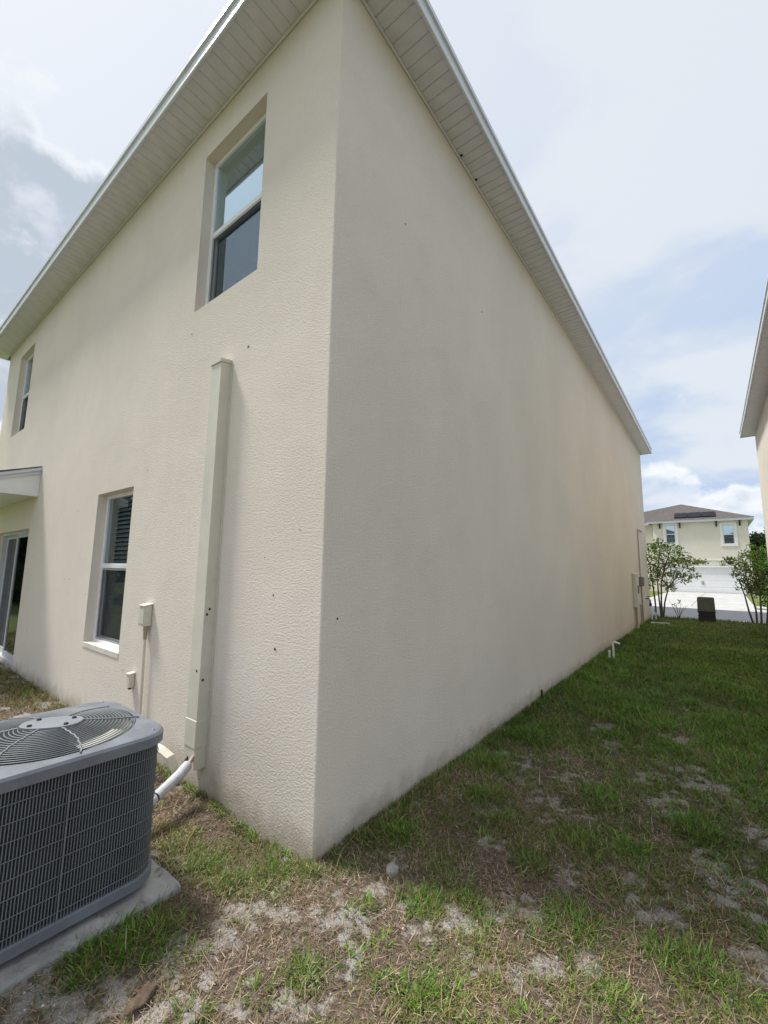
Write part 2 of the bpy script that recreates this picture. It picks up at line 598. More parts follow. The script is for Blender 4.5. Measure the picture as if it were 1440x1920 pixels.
def masks(x, y):
    n = fbm(x * 2.2, y * 2.2, 3)
    n2 = fbm(x * 6.5, y * 6.5, 23)
    n3 = fbm(x * 22, y * 22, 53, 3)
    lush = gauss(x, y, LUSH)
    near_ = sstep(-y, -5.0, -1.5)
    raw = np.maximum(gauss(x, y, SAND) * 0.80, 0.60 * sstep(fbm(x * 2.9, y * 2.9, 61, 4), 0.48, 0.66) * near_)
    sand = sstep(raw + 0.8 * (n2 - 0.5) + 1.7 * (n3 - 0.5), 0.38, 1.0) * (1 - 0.8 * lush)
    side = sstep(y + 0.45 * x, 1.0, 3.6) * sstep(x, -0.2, 0.1)           # the strip beside the long wall is green
    wallfoot = np.where((x > -0.02), np.exp(-np.clip(x, 0, 9) / 0.18), 0) * sstep(y, -0.05, 0.5)
    back = sstep(-x, 2.2, 4.0)
    green = np.clip(0.39 + 0.38 * side + 0.26 * sstep(y, 2.5, 6) + 0.35 * back + 0.40 * wallfoot + 2.1 * (n - 0.5) + 1.5 * (n2 - 0.5), 0.04, 1)
    green = np.clip(green - 0.30 * sstep(-x, -0.25, 0.15) * (1 - back), 0.04, 1)
    green = np.clip(np.maximum(green, lush * (0.6 + 0.7 * n2)) * (1 - 0.90 * sand), 0, 1)
    return sand, green, lush, side, back


def gheight(x, y):
    h = 0.030 * (fbm(x * 1.1, y * 1.1, 41, 3) - 0.5) + 0.018 * (fbm(x * 6, y * 6, 47, 3) - 0.5)
    h = h * sstep(16.2 - y, 0.0, 1.2)
    h = h - 0.045 * np.exp(-((x + 0.45) ** 2 + (y + 0.12) ** 2) / 0.12)
    h = h - 0.03 * sstep(y, 15.2, 15.7)
    dx_ = np.maximum(np.maximum(-1.22 - x, x + .315), 0)
    dy_ = np.maximum(np.maximum(-1.45 - y, y + .52), 0)
    h = h + 0.026 * np.exp(-(dx_ * dx_ + dy_ * dy_) / .05)
    h = h + 0.10 * sstep(-x, 3.4, 5.5) * sstep(-y, -0.3, 1.2)
    return h


def axis_pts(segs):
    out = []
    for a, b, st in segs:
        n = max(1, int(round((b - a) / st)))
        out += list(np.linspace(a, b, n, endpoint=False))
    out.append(segs[-1][1])
    return np.array(out)


gx = axis_pts([(-600, -80, 65), (-80, -20, 6), (-20, -8, 1.0), (-8, -2.4, 0.09), (-2.4, 3.2, 0.021), (3.2, 8, 0.4), (8, 30, 2.0), (30, 90, 8), (90, 600, 65)])
gy = axis_pts([(-600, -80, 65), (-80, -12, 6), (-12, -4, 0.5), (-4, -1.9, 0.1), (-1.9, 4.2, 0.021), (4.2, 9, 0.06), (9, 16.5, 0.12), (16.5, 40, 1.0), (40, 120, 8), (120, 700, 65)])
GX, GY = np.meshgrid(gx, gy)
fx, fy = GX.ravel(), GY.ravel()
hz = gheight(fx, fy)
near = (np.abs(fx) < 12) & (fy > -8) & (fy < 18)
hz = np.where(near, hz + 0.010 * (fbm(fx * 24, fy * 24, 91, 2) - 0.5) * (fy < 5), np.where(fy > 15.2, -0.03, 0.0))
s_m, g_m, l_m, side_m, back_m = masks(fx, fy)
s_m = np.where(near, s_m, 0.0)
nx, ny = len(gx), len(gy)
ii = (np.arange(ny - 1)[:, None] * nx + np.arange(nx - 1)[None, :]).ravel()
quads = np.stack([ii, ii + 1, ii + nx + 1, ii + nx], 1)


def ground_mat():
    m, T, out = new_mat('sandy_lawn_soil')
    a = T.node('ShaderNodeAttribute', attribute_name='Col')
    sp = T.node('ShaderNodeSeparateColor')
    T.l.new(a.outputs['Color'], sp.inputs[0])
    g = T.node('ShaderNodeNewGeometry')
    v = g.outputs['Position']
    n = T.noise(v, 9, 6, 0.65)
    n_f = T.noise(v, 70, 4, 0.7)
    n_g = T.noise(v, 260, 3, 0.6)
    vor = T.node('ShaderNodeTexVoronoi')
    vor.inputs['Scale'].default_value = 95
    T.l.new(v, vor.inputs['Vector'])
    soil = T.mix(T.smooth(n_f, 0.3, 0.7), (0.06, 0.045, 0.033), (0.20, 0.155, 0.12))
    soil = T.mix(T.smooth(n, 0.35, 0.7, 0, 0.6), soil, (0.18, 0.14, 0.105))
    sandc = T.mix(T.smooth(n_g, 0.3, 0.7), (0.26, 0.24, 0.215), (0.43, 0.405, 0.37))
    sandc = T.mix(T.smooth(n_f, 0.56, 0.70, 0, 0.75), sandc, (0.20, 0.155, 0.115))
    sandc = T.mix(T.smooth(vor.outputs['Distance'], 0.0, 0.35, 0.5, 0.0), sandc, (0.48, 0.455, 0.42))
    sf = T.smooth(T.math('ADD', sp.outputs[0], T.math('MULTIPLY', T.math('SUBTRACT', n_f, 0.5), 1.5)), 0.12, 0.68)
    c = T.mix(sf, soil, sandc)
    lawn = T.mix(T.smooth(n_f, 0.3, 0.7), (0.080, 0.125, 0.026), (0.185, 0.225, 0.058))
    lawn = T.mix(T.smooth(T.noise(v, 0.6, 4, 0.6), 0.4, 0.7, 0, 0.45), lawn, (0.155, 0.145, 0.05))
    c = T.mix(sp.outputs[1], c, lawn)
    b = T.node('ShaderNodeBsdfPrincipled')
    T.l.new(c, b.inputs['Base Color'])
    b.inputs['Roughness'].default_value = 0.95
    b.inputs['Specular IOR Level'].default_value = 0.1
    bn = T.node('ShaderNodeBump')
    bn.inputs['Strength'].default_value = 0.9
    bn.inputs['Distance'].default_value = 0.012
    T.l.new(T.math('ADD', n_f, T.math('MULTIPLY', n_g, 0.4)), bn.inputs['Height'])
    T.l.new(bn.outputs[0], b.inputs['Normal'])
    T.l.new(b.outputs[0], out.inputs['Surface'])
    return m


lawnf = np.clip(np.maximum(side_m * sstep(fy, 2.0, 7.0), np.maximum(sstep(-fx, 4, 8), np.where(near, 0, 1))) * 0.85, 0, 1)
gcol = np.stack([s_m, lawnf, np.zeros_like(s_m)], 1)
M['ground'] = ground_mat()
ground = fast_mesh('ground', np.stack([fx, fy, hz], 1), quads, M['ground'], gcol)
ground.data.polygons.foreach_set('use_smooth', np.ones(len(quads), bool))
tag(ground, 'sandy ground with thin patchy lawn round the houses', 'ground', kind='structure')

# road, kerbs, driveway across the street
road = MB().quad((-120, 15.75, -.020), (120, 15.75, -.020), (120, 20.3, -.020), (-120, 20.3, -.020)).build('road', M['asphalt'])
tag(road, 'grey asphalt street beyond the lawn', 'road', kind='structure')
kb = MB()
kb.prism([(20.3, -.06), (20.3, -.012), (20.55, .03), (20.9, .035), (20.9, -.06)], 'x', -120, 120)
k = kb.build('kerb', M['drive'])
tag(k, 'pale concrete kerb on the far side of the street', 'kerb', kind='structure')
kn = MB()
kn.prism([(15.45, -.06), (15.45, -.012), (15.72, -.012), (15.75, -.06)], 'x', -120, 120)
k2 = kn.build('kerb', M['drive'])
tag(k2, 'pale concrete kerb edging the near lawn', 'kerb', kind='structure')
drv = thing('driveway', 'pale concrete driveway before the white garage door', 'driveway', (1.2, 28, 0))
drv['kind'] = 'structure'
ys = [20.93, 24.4, 28.4, 32.6, 36.94]
xl, xr = (-1.35, -1.05), (2.95, 3.25)
for i in range(4):
    for j in range(2):
        a = lambda t: (xl[0] + (xl[1] - xl[0]) * t)
        c = lambda t: (xr[0] + (xr[1] - xr[0]) * t)
        t0, t1 = (ys[i] - 20.9) / 16, (ys[i + 1] - 20.9) / 16
        m0, m1 = (a(t0) + c(t0)) / 2, (a(t1) + c(t1)) / 2
        p = [(a(t0), ys[i]), (m0 - .012, ys[i]), (m1 - .012, ys[i + 1] - .02), (a(t1), ys[i + 1] - .02)] if j == 0 else \
            [(m0 + .012, ys[i]), (c(t0), ys[i]), (c(t1), ys[i + 1] - .02), (m1 + .012, ys[i + 1] - .02)]
        MB().prism(p, 'z', -.05, .02 + .003 * ((i + j) % 2)).build('slab', M['drive'], drv)
walk = MB().box(-60, -1.45, 22.3, 23.6, -.05, .01).build('pavement', M['drive'])
tag(walk, 'pale pavement running left from the far driveway', 'pavement', kind='structure')
walk2 = MB().box(3.05, 60, 22.3, 23.6, -.05, .01).build('pavement', M['drive'])
tag(walk2, 'pale pavement running right from the far driveway', 'pavement', kind='structure')


# ================================================================== THE HOUSE
def wall_panel(mb, axis, fixed, u0, u1, z0, z1, openings, depth, flip):
    """vertical wall with rectangular openings and reveals. axis 'x': runs along x at y=fixed; reveal goes to fixed+depth"""
    us = sorted({u0, u1, *[o[0] for o in openings], *[o[1] for o in openings]})
    zs = sorted({z0, z1, *[o[2] for o in openings], *[o[3] for o in openings]})

    def P(u, z, d=0.0):
        return (u, fixed + d, z) if axis == 'x' else (fixed + d, u, z)
    for a, b in zip(us, us[1:]):
        for c, d in zip(zs, zs[1:]):
            m_ = ((a + b) / 2, (c + d) / 2)
            if any(o[0] < m_[0] < o[1] and o[2] < m_[1] < o[3] for o in openings):
                continue
            q = [P(a, c), P(b, c), P(b, d), P(a, d)]
            mb.quad(*(reversed(q) if flip else q))
    for (a, b, c, d) in openings:
        for q in ([P(a, c), P(a, c, depth), P(a, d, depth), P(a, d)], [P(b, d), P(b, d, depth), P(b, c, depth), P(b, c)],
                  [P(a, d), P(a, d, depth), P(b, d, depth), P(b, d)], [P(b, c), P(b, c, depth), P(a, c, depth), P(a, c)]):
            mb.quad(*(reversed(q) if flip else q))


house = thing('house', 'two-storey cream stucco house filling the left, seen at its corner', 'house')
UPW = (-1.652, -0.778, 3.575, 5.058)
FARW = (-7.815, -6.948, 3.600, 5.075)
LOW = (-3.405, -2.535, 0.672, 2.178)
DOOR = (-7.75, -5.905, 0.03, 1.935)
R_C = 0.010
mb = MB()
wall_panel(mb, 'x', 0.0, -W_WALL, -R_C, -0.3, H_WALL, [UPW, FARW, LOW, DOOR], 0.145, False)
wall_left = mb.build('wall', M['stucco'], house)
wall_left['label'] = 'rear wall with windows and sliding door'
mb = MB()
wall_panel(mb, 'y', 0.0, R_C, L_WALL, -0.3, H_WALL, [], 0.1, False)
zs = np.linspace(-0.3, H_WALL, 90)
vv, ff = [], []
for zi, z in enumerate(zs):                              # softly worn corner bead
    rr = R_C * (0.85 + 0.3 * float(vnoise(np.array(z * 9.0), np.array(1.5), 7)))
    for kx in range(6):
        t = -math.pi / 2 + (math.pi / 2) * kx / 5
        wob = 0.0012 * (float(vnoise(np.array(z * 21.0), np.array(4.5 + kx), 9)) - .5) * (0 < kx < 5)
        vv.append((-R_C + R_C * math.cos(t) + wob, R_C + R_C * math.sin(t) - wob, z))
for zi in range(len(zs) - 1):
    for kx in range(5):
        a = zi * 6 + kx
        ff.append((a, a + 1, a + 7, a + 6))
mb.add(vv, ff, True)
wall_right = mb.build('wall', M['stucco'], house)
wall_right['label'] = 'long blank side wall'
mb = MB()
wall_panel(mb, 'x', L_WALL, -W_WALL, 0, -0.3, H_WALL, [], 0.1, True)
mb.build('wall', M['stucco'], house)
mb = MB()
wall_panel(mb, 'y', -W_WALL, 0, L_WALL, -0.3, H_WALL, [], 0.1, True)
mb.build('wall', M['stucco'], house)
# floors inside keep the rooms dark
MB().box(-W_WALL + .2, -.2, .35, L_WALL - .2, 2.55, 2.75).build('floor', M['blind'], house)
MB().box(-W_WALL + .2, -.2, 3.6, 3.7, -.1, H_WALL - .05).build('partition', M['blind'], house)


def soffit_mesh(name, length, n=3, pitch=0.1016, mat=None):
    """one vented panel: n boards with V grooves; runs along +x, boards span y 0..length, underside at z=0"""
    mb = MB()
    g, dp = 0.010, 0.007
    prof = []
    for i in range(n):
        a = i * pitch
        prof += [(a, dp), (a + 0.003, dp), (a + 0.0045, 0.0), (a + pitch - g + 0.003, 0.0), (a + pitch - g + 0.006, dp * 0.55), (a + pitch - 0.0005, dp)]
    m_ = len(prof)
    vs_ = [(u, 0.004, z) for u, z in prof] + [(u, length - .004, z) for u, z in prof]
    fs = [(i + m_, i + 1 + m_, i + 1, i) for i in range(m_ - 1)]
    mb.add(vs_, fs)
    # upper skin
    w = n * pitch - .0005
    mb.add([(0, .004, .018), (w, .004, .018), (w, length - .004, .018), (0, length - .004, .018)], [(0, 1, 2, 3)])
    return mb.mesh(name, mat or M['vinyl'])


PANEL = 3 * 0.1016
Z_S = H_WALL


def eave(parent, x_wall0, x_wall1, y_wall0, y_wall1, sides, over, zs_, panel_me):
    """soffit panels, wall channel and fascia along the given sides of the box"""
    for sd_ in sides:
        sof = part_empty('soffit', parent, {'E': (x_wall1, y_wall0, zs_), 'S': (x_wall1, y_wall0, zs_), 'W': (x_wall0, y_wall0, zs_), 'N': (x_wall0, y_wall1, zs_)}[sd_])
        if sd_ in 'EW':
            lo, hi = y_wall0 - over, y_wall1 + over
        else:
            lo, hi = x_wall0 - (over if sd_ == 'S' and 'W' not in sides else 0), x_wall1
        n = int((hi - lo) / PANEL)
        for i in range(n):
            a = lo + i * PANEL
            if sd_ == 'E':
                inst('soffit_panel', panel_me, sof, (x_wall1 + over, a, zs_), math.pi / 2)
            elif sd_ == 'W':
                inst('soffit_panel', panel_me, sof, (x_wall0, a, zs_), math.pi / 2)
            elif sd_ == 'S':
                inst('soffit_panel', panel_me, sof, (hi - (i + 1) * PANEL, y_wall0 - over, zs_), 0)
            else:
                inst('soffit_panel', panel_me, sof, (a, y_wall1, zs_), 0)
        rest = lo + n * PANEL
        if hi - rest > .02:
            mbp = MB()
            if sd_ == 'E':
                mbp.box(x_wall1 + .004, x_wall1 + over - .004, rest + .002, hi, zs_, zs_ + .018)
            elif sd_ == 'W':
                mbp.box(x_wall0 - over + .004, x_wall0 - .004, rest + .002, hi, zs_, zs_ + .018)
            elif sd_ == 'S':
                mbp.box(lo, hi - n * PANEL - .002, y_wall0 - over + .004, y_wall0 - .004, zs_, zs_ + .018)
            else:
                mbp.box(rest + .002, hi, y_wall1 + .004, y_wall1 + over - .004, zs_, zs_ + .018)
            mbp.build('soffit_panel', M['vinyl'], sof)


panel_me = soffit_mesh('soffit_panel', OVER)
eave(house, -W_WALL, 0.0, 0.0, L_WALL, 'ES', OVER, Z_S, panel_me)
# wall channel that carries the soffit edge
MB().box(.0015, .016, .03, L_WALL, Z_S - .028, Z_S - .001, .004).build('soffit_channel', M['vinyl'], house)
MB().box(-W_WALL, -.03, -.016, -.0015, Z_S - .028, Z_S - .001, .004).build('soffit_channel', M['vinyl'], house)


def fascia_prof(z):
    # (outward, height): lip under, board, bead, drip edge
    return [(0.0, z - .012), (.006, z - .018), (.020, z - .018), (.026, z - .010), (.026, z + .012), (.018, z + .018), (.018, z + .105),
            (.034, z + .112), (.034, z + .150), (.0, z + .150)]


def fascia(parent, x0, x1, y0, y1, over, z, sides):
    pr = fascia_prof(z)
    for s_ in sides:
        mb = MB()
        if s_ == 'E':
            mb.prism([(x1 + over + u, v) for u, v in pr], 'y', y0 - over - .034, y1 + over + .034)
        if s_ == 'W':
            mb.prism([(x0 - over - u, v) for u, v in pr], 'y', y0 - over - .034, y1 + over + .034)
        if s_ == 'S':
            mb.prism([(y0 - over - u, v) for u, v in pr], 'x', x0 - over - .033, x1 + over - .001)
        if s_ == 'N':
            mb.prism([(y1 + over + u, v) for u, v in pr], 'x', x0 - over + .001, x1 + over - .001)
        o = mb.build('fascia', M['alu'], parent)
        fix_normals(o)


fascia(house, -W_WALL, 0, 0, L_WALL, OVER, Z_S, 'ESWN')


def hip_roof(parent, x0, x1, y0, y1, over, z, slope, mat, name='roof', th=0.012):
    ex = over + .030
    ax, bx, ay, by = x0 - ex, x1 + ex, y0 - ex, y1 + ex
    w, l = bx - ax, by - ay
    hw = min(w, l) / 2
    zt = z + hw * slope
    if w < l:
        r0, r1 = ((ax + bx) / 2, ay + hw, zt), ((ax + bx) / 2, by - hw, zt)
        vs_ = [(ax, ay, z), (bx, ay, z), (bx, by, z), (ax, by, z), r0, r1]
        fs = [(0, 1, 4), (1, 2, 5, 4), (2, 3, 5), (3, 0, 4, 5)]
    else:
        r0, r1 = (ax + hw, (ay + by) / 2, zt), (bx - hw, (ay + by) / 2, zt)
        vs_ = [(ax, ay, z), (bx, ay, z), (bx, by, z), (ax, by, z), r0, r1]
        fs = [(0, 1, 5, 4), (1, 2, 5), (2, 3, 4, 5), (3, 0, 4)]
    mb = MB()
    mb.add([(a, b, c + th) for a, b, c in vs_], fs)
    mb.add([(ax, ay, z), (bx, ay, z), (bx, by, z), (ax, by, z), (ax, ay, z + th), (bx, ay, z + th), (bx, by, z + th), (ax, by, z + th)],
           [(0, 1, 5, 4), (1, 2, 6, 5), (2, 3, 7, 6), (3, 0, 4, 7), (0, 3, 2, 1)])
    return mb.build(name, mat, parent)


hip_roof(house, -W_WALL, 0, 0, L_WALL, OVER, Z_S + .153, 0.42, M['shingle_edge'])


def window(parent, x0, x1, z0, z1, y=0.082, blinds=True, label=None, gmat='glass'):
    """single-hung window set back in its reveal, with insect screen on the lower half"""
    w = part_empty('window', parent, ((x0 + x1) / 2, y, z0))
    if label:
        w['label'] = label
    zm = z0 + (z1 - z0) * 0.508
    fw = 0.042
    fr = MB()
    fr.box(x0, x0 + fw, y, y + .055, z0, z1, .004)
    fr.box(x1 - fw, x1, y, y + .055, z0, z1, .004)
    fr.box(x0 + fw, x1 - fw, y, y + .055, z1 - fw, z1, .004)
    fr.box(x0 + fw, x1 - fw, y - .006, y + .055, z0, z0 + fw * .8, .004)
    fr.build('frame', M['frame'], w)
    MB().box(x0 + fw, x1 - fw, y + .006, y + .05, zm - .024, zm + .024, .005).build('meeting_rail', M['frame'], w)
    MB().box(x0 + fw, x1 - fw, y + .020, y + .024, zm + .024, z1 - fw).build('pane', M[gmat], w)
    # lower sash sits deeper
    s = .030
    ls = MB()
    a, b, c, d = x0 + fw, x1 - fw, z0 + fw * .8, zm - .024
    ls.box(a, a + s, y + .028, y + .054, c, d)
    ls.box(b - s, b, y + .028, y + .054, c, d)
    ls.box(a + s, b - s, y + .028, y + .054, c, c + s)
    ls.build('sash', M['frame'], w)
    MB().box(a + s, b - s, y + .038, y + .042, c + s, d).build('pane', M[gmat], w)
    sf = MB()
    t = .015
    sf.box(a + .004, a + .004 + t, y + .010, y + .018, c + .003, d - .003)
    sf.box(b - .004 - t, b - .004, y + .010, y + .018, c + .003, d - .003)
    sf.box(a + .004 + t, b - .004 - t, y + .010, y + .018, c + .003, c + .003 + t)
    sf.box(a + .004 + t, b - .004 - t, y + .010, y + .018, d - .003 - t, d - .003)
    sf.build('screen_frame', M['screenframe'], w)
    MB().box(a + .004 + t, b - .004 - t, y + .0135, y + .0145, c + .003 + t, d - .003 - t).build('insect_screen', M['screen'], w)
    if blinds:
        bl = MB()
        zz = z0 + .03
        while zz < z1 - .06:
            bl.add([(x0 + .03, y + .095, zz), (x1 - .03, y + .095, zz), (x1 - .03, y + .125, zz + .042), (x0 + .03, y + .125, zz + .042)], [(0, 1, 2, 3)])
            zz += .045
        bl.box(x0 + .03, x1 - .03, y + .08, y + .13, z1 - .06, z1 - .01)
        bl.build('blind', M['blind'], w)
    return w


window(house, *UPW, blinds=True, label='upper window near the corner, sky mirrored in its glass')
window(house, *FARW, gmat='glass_dim', label='narrow-looking upper window at the far left')
wl = window(house, *LOW, gmat='glass_dim', label='ground floor window with dark blinds')
# painted sloping sill inside the lower reveal
MB().prism([(-.005, LOW[2] - .040), (-.005, LOW[2] + .0035), (.081, LOW[2] + .012), (.081, LOW[2] + .003), (-.0015, LOW[2] + .0015), (-.0015, LOW[2] - .04)], 'x', LOW[0] - .004, LOW[1] + .004).build('sill', M['band'], wl)

# sliding door
dr = part_empty('door', house, (DOOR[0], 0.1, 0))
dr['label'] = 'white framed sliding glass door with dark panes'
y = .055
x0, x1, z0, z1 = DOOR
fr = MB()
fr.box(x1 - .05, x1, y, y + .11, z0, z1, .004)
fr.box(x0, x0 + .05, y, y + .11, z0, z1, .004)
fr.box(x0 + .05, x1 - .05, y, y + .11, z1 - .05, z1, .004)
fr.box(x0 + .05, x1 - .05, y - .01, y + .11, z0, z0 + .04, .004)
fr.build('frame', M['doorframe'], dr)
xm = (x0 + x1) / 2
for (a, b, yy) in ((xm - .03, x1 - .05, y + .012), (x0 + .05, xm + .03, y + .06)):
    p = MB()
    p.box(a, a + .055, yy, yy + .035, z0 + .04, z1 - .05, .003)
    p.box(b - .045, b, yy, yy + .035, z0 + .04, z1 - .05, .003)
    p.box(a + .055, b - .045, yy, yy + .035, z0 + .04, z0 + .12, .003)
    p.box(a + .055, b - .045, yy, yy + .035, z1 - .10, z1 - .05, .003)
    p.build('sash', M['doorframe'], dr)
    MB().box(a + .055, b - .045, yy + .014, yy + .019, z0 + .12, z1 - .10).build('pane', M['glass_door'], dr)
MB().box(x1 - .11, x1 - .085, y - .012, y + .014, .88, 1.08, .005).build('handle', M['frame'], dr)
MB().box(x0 - .03, x1 + .03, -.10, .05, -.08, .028, .006).build('threshold', M['concrete'], dr)
for i in range(9):
    MB().box(x0 + .10 + i * .2, x0 + .27 + i * .2, .30, .305, .1, 1.9).build('vertical_blind', M['blind'], dr)

# little shed canopy over the door
cn = part_empty('canopy', house, (-6.8, 0, 2.4))
cx0, cx1, cy = -8.0, -5.66, -.90
zb, zt = 2.367, 2.765
side_poly = lambda e: [(-.0015, zb), (-.0015, zt - .07), (cy, zb + .03), (cy, zb)]
MB().prism(side_poly(0), 'x', cx1 - .018, cx1 - .003).build('side_panel', M['frame'], cn)
MB().prism(side_poly(0), 'x', cx0 + .003, cx0 + .018).build('side_panel', M['vinyl'], cn)
for i in range(8):
    a = cx0 + .02 + i * .287
    MB().box(a, min(a + .283, cx1 - .02), cy + .02, -.003, zb + .004, zb + .016).build('soffit_panel', M['vinyl'], cn)
for dz, tk, o in ((-.044, .044, .016), (.002, .044, .034)):
    for xa in (cx1, cx0):
        s_ = 1 if xa == cx1 else -1
        MB().prism([(-.002, zt - .035 + dz), (-.002, zt - .035 + dz + tk), (cy - .02, zb + .045 + dz + tk), (cy - .02, zb + .045 + dz)], 'x', xa - .002 * s_, xa + o * s_).build('rake_board', M['alu'], cn)
MB().box(cx0 - .01, cx1 + .01, cy - .035, cy - .002, zb - .01, zb + .1, .004).build('fascia', M['alu'], cn)
MB().prism([(-.002, zt + .012), (-.002, zt + .030), (cy - .05, zb + .112), (cy - .05, zb + .094)], 'x', cx0 - .03, cx1 + .03).build('roof', M['shingle'], cn)

# small round holes and fixings left in the stucco
HOLES = [(360, 627), (466, 650), (497, 1045), (513, 1116), (516, 1217), (563, 993), (277, 882), (147, 958), (122, 1085), (130, 1086), (160, 1114),
         (64, 1022), (86, 1004), (47, 1104), (41, 1163), (50, 1182), (50, 1191), (45, 1208), (231, 1257)]


def pix_ray(px, py):
    return _f + _r * ((px - 720) / 790.69) - _u * ((py - 960) / 790.69)


def dot_mesh(name, r):
    m_ = MB()
    n = 7
    vs_ = [(r * math.cos(2 * math.pi * k / n), -0.0018, r * math.sin(2 * math.pi * k / n)) for k in range(n)] + [(0, -.003, 0)]
    m_.add(vs_, [((k + 1) % n, k, n) for k in range(n)], True)
    return m_.mesh(name, M['hole'])


dots = [dot_mesh('nail_hole', r) for r in (.0065, .009, .0045)]
for i, (px, py) in enumerate(HOLES):                 # where each hole sits on the rear wall
    d = pix_ray(px, py)
    t = -CAM.y / d.y
    p = CAM + d * t
    inst('nail_hole', dots[i % 3 if px > 200 else 0], wall_left, (p.x, -0.0005, p.z))
for i, (yy, zz) in enumerate(((.741, 4.049), (2.086, 4.031), (.119, 1.175))):
    inst('nail_hole', dots[i % 2], wall_right, (0.0005, yy, zz), math.pi / 2)
for i, (yy) in enumerate((1.62, 1.94)):
    inst('nail_hole', dot_mesh('nail_hole', .014), wall_right, (0.03, yy, H_WALL - .0025)).rotation_euler = (math.pi / 2 * -1 * -1, 0, 0)


# ================================================================== THINGS ON THE REAR WALL
lc = thing('line_set_cover', 'tall cream metal channel running down the rear wall near the corner', 'pipe cover', (-1.095, 0, .15))
ct, cbz, cdp = 2.935, .16, .080
mb = MB()
xa, xb = -1.160, -1.030
mb.quad((xa, -cdp, cbz), (xb, -cdp, cbz), (xb, -cdp, ct), (xa, -cdp, ct))
mb.quad((xb, -cdp, cbz), (xb, -.001, cbz), (xb, -.001, ct), (xb, -cdp, ct))
mb.quad((xa, -.001, cbz), (xa, -cdp, cbz), (xa, -cdp, ct), (xa, -.001, ct))
mb.box(xa - .022, xa - .001, -.004, -.0012, cbz, ct)
mb.box(xb + .001, xb + .022, -.004, -.0012, cbz, ct)
mb.build('channel', M['paintbox'], lc)
MB().prism([(-cdp - .008, ct - .02), (-cdp - .008, ct + .004), (-.001, ct + .022), (-.001, ct - .004)], 'x', xa - .006, xb + .006).build('end_cap', M['paintbox'], lc)
MB().box(xa - .003, xb + .003, -cdp - .003, -.001, cbz + .13, cbz + .30, .003).build('joint_sleeve', M['paintbox'], lc)
for px, py in ((388, 1152), (393, 1142), (380, 1275)):
    d = pix_ray(px, py)
    t = (xb + .0005 - CAM.x) / d.x
    p = CAM + d * t
    o = inst('screw', dots[1], lc, (xb + .001, p.y, p.z), math.pi / 2)
d = pix_ray(369, 1258)
p = CAM + d * ((-cdp - CAM.y) / d.y)
inst('screw', dots[1], lc, (p.x, -cdp - .0005, p.z))

ls = thing('insulated_pipe', 'white insulated pipe bending from the air conditioner to the wall channel', 'pipe', (-.9, -.4, .1))
pts = [(-.80, -.56, .13), (-.84, -.47, .145), (-.885, -.38, .165), (-.93, -.29, .180), (-.975, -.20, .195), (-1.015, -.13, .215)]
MB().tube(pts, [.026, .027, .028, .029, .031, .032], 14).build('insulation', M['pipe'], ls)
MB().tube([(-1.012, -.132, .213), (-1.05, -.07, .245), (-1.09, -.045, .33)], .014, 8).build('copper_line', M['brownpipe'], ls)
tp = [Vector(q) + Vector((.030, -.018, .006)) for q in pts[1:5]]
MB().tube(tp, .004, 6).build('cable', M['blackrub'], ls)
for q in (pts[2],):
    a = Vector(q)
    dd = (Vector(pts[3]) - Vector(pts[2])).normalized()
    MB().tube([a - dd * .004, a + dd * .004], .0300, 14).build('tape_wrap', M['blackrub'], ls)
dc = thing('control_cable', 'thin dark cable drooping behind the white insulated pipe', 'cable', (-1.0, -.2, .1))
MB().tube([(-.95, -.56, .10), (-1.02, -.42, .07), (-1.08, -.28, .09), (-1.10, -.16, .15), (-1.11, -.06, .24)], .008, 7).build('sheath', M['blackrub'], dc)
sc = thing('loose_cover_piece', 'loose bent cream cover piece leaning on the wall behind the air conditioner', 'cover', (-1.35, -.12, 0))
mb = MB()
arc = [(-1.62, -.20, .22), (-1.52, -.17, .225), (-1.42, -.13, .20), (-1.34, -.10, .16), (-1.30, -.08, .08), (-1.29, -.07, .0)]
for (a, b) in zip(arc, arc[1:]):
    av, bv = Vector(a), Vector(b)
    up = Vector((0, .05, .012))
    mb.add([av, bv, bv + up, av + up, av - Vector((0, 0, .012)), bv - Vector((0, 0, .012))], [(0, 1, 2, 3), (4, 5, 1, 0)])
mb.build('strip', M['paintbox'], sc)

db = thing('disconnect_box', 'cream electrical box with conduit beside the ground floor window', 'electrical box', (-2.09, 0, .96))
MB().box(-2.05, -1.947, -.060, -.0015, .965, 1.130, .006).build('body', M['paintbox'], db)
MB().prism([(-.068, 1.124), (-.068, 1.130), (-.0015, 1.144), (-.0015, 1.132)], 'x', -2.056, -1.941).build('lid', M['paintbox'], db)
MB().box(-2.042, -1.958, -.0635, -.0605, .985, 1.10).build('door_flap', M['paintbox'], db)
MB().lathe([(.019, .968), (.019, .930), (.016, .925), (.0125, .86)], -1.975, -.030, 12).build('conduit_fitting', M['brownpipe'], db)
MB().tube([(-1.975, -.030, .87), (-1.955, -.028, .4), (-1.945, -.028, .1), (-1.93, -.06, .02), (-1.86, -.16, -.02)], .0105, 9).build('conduit', M['paintbox'], db)
sb = thing('outlet_box', 'small cream outlet box low on the wall under the electrical box', 'outlet box', (-2.25, 0, .44))
MB().box(-2.215, -2.158, -.045, -.0015, .455, .565, .006).build('body', M['paintbox'], sb)
MB().prism([(-.050, .560), (-.050, .567), (-.0015, .575), (-.0015, .565)], 'x', -2.219, -2.154).build('lid', M['paintbox'], sb)
MB().box(-2.195, -2.175, -.035, -.015, .440, .456).build('clip', M['hole'], sb)


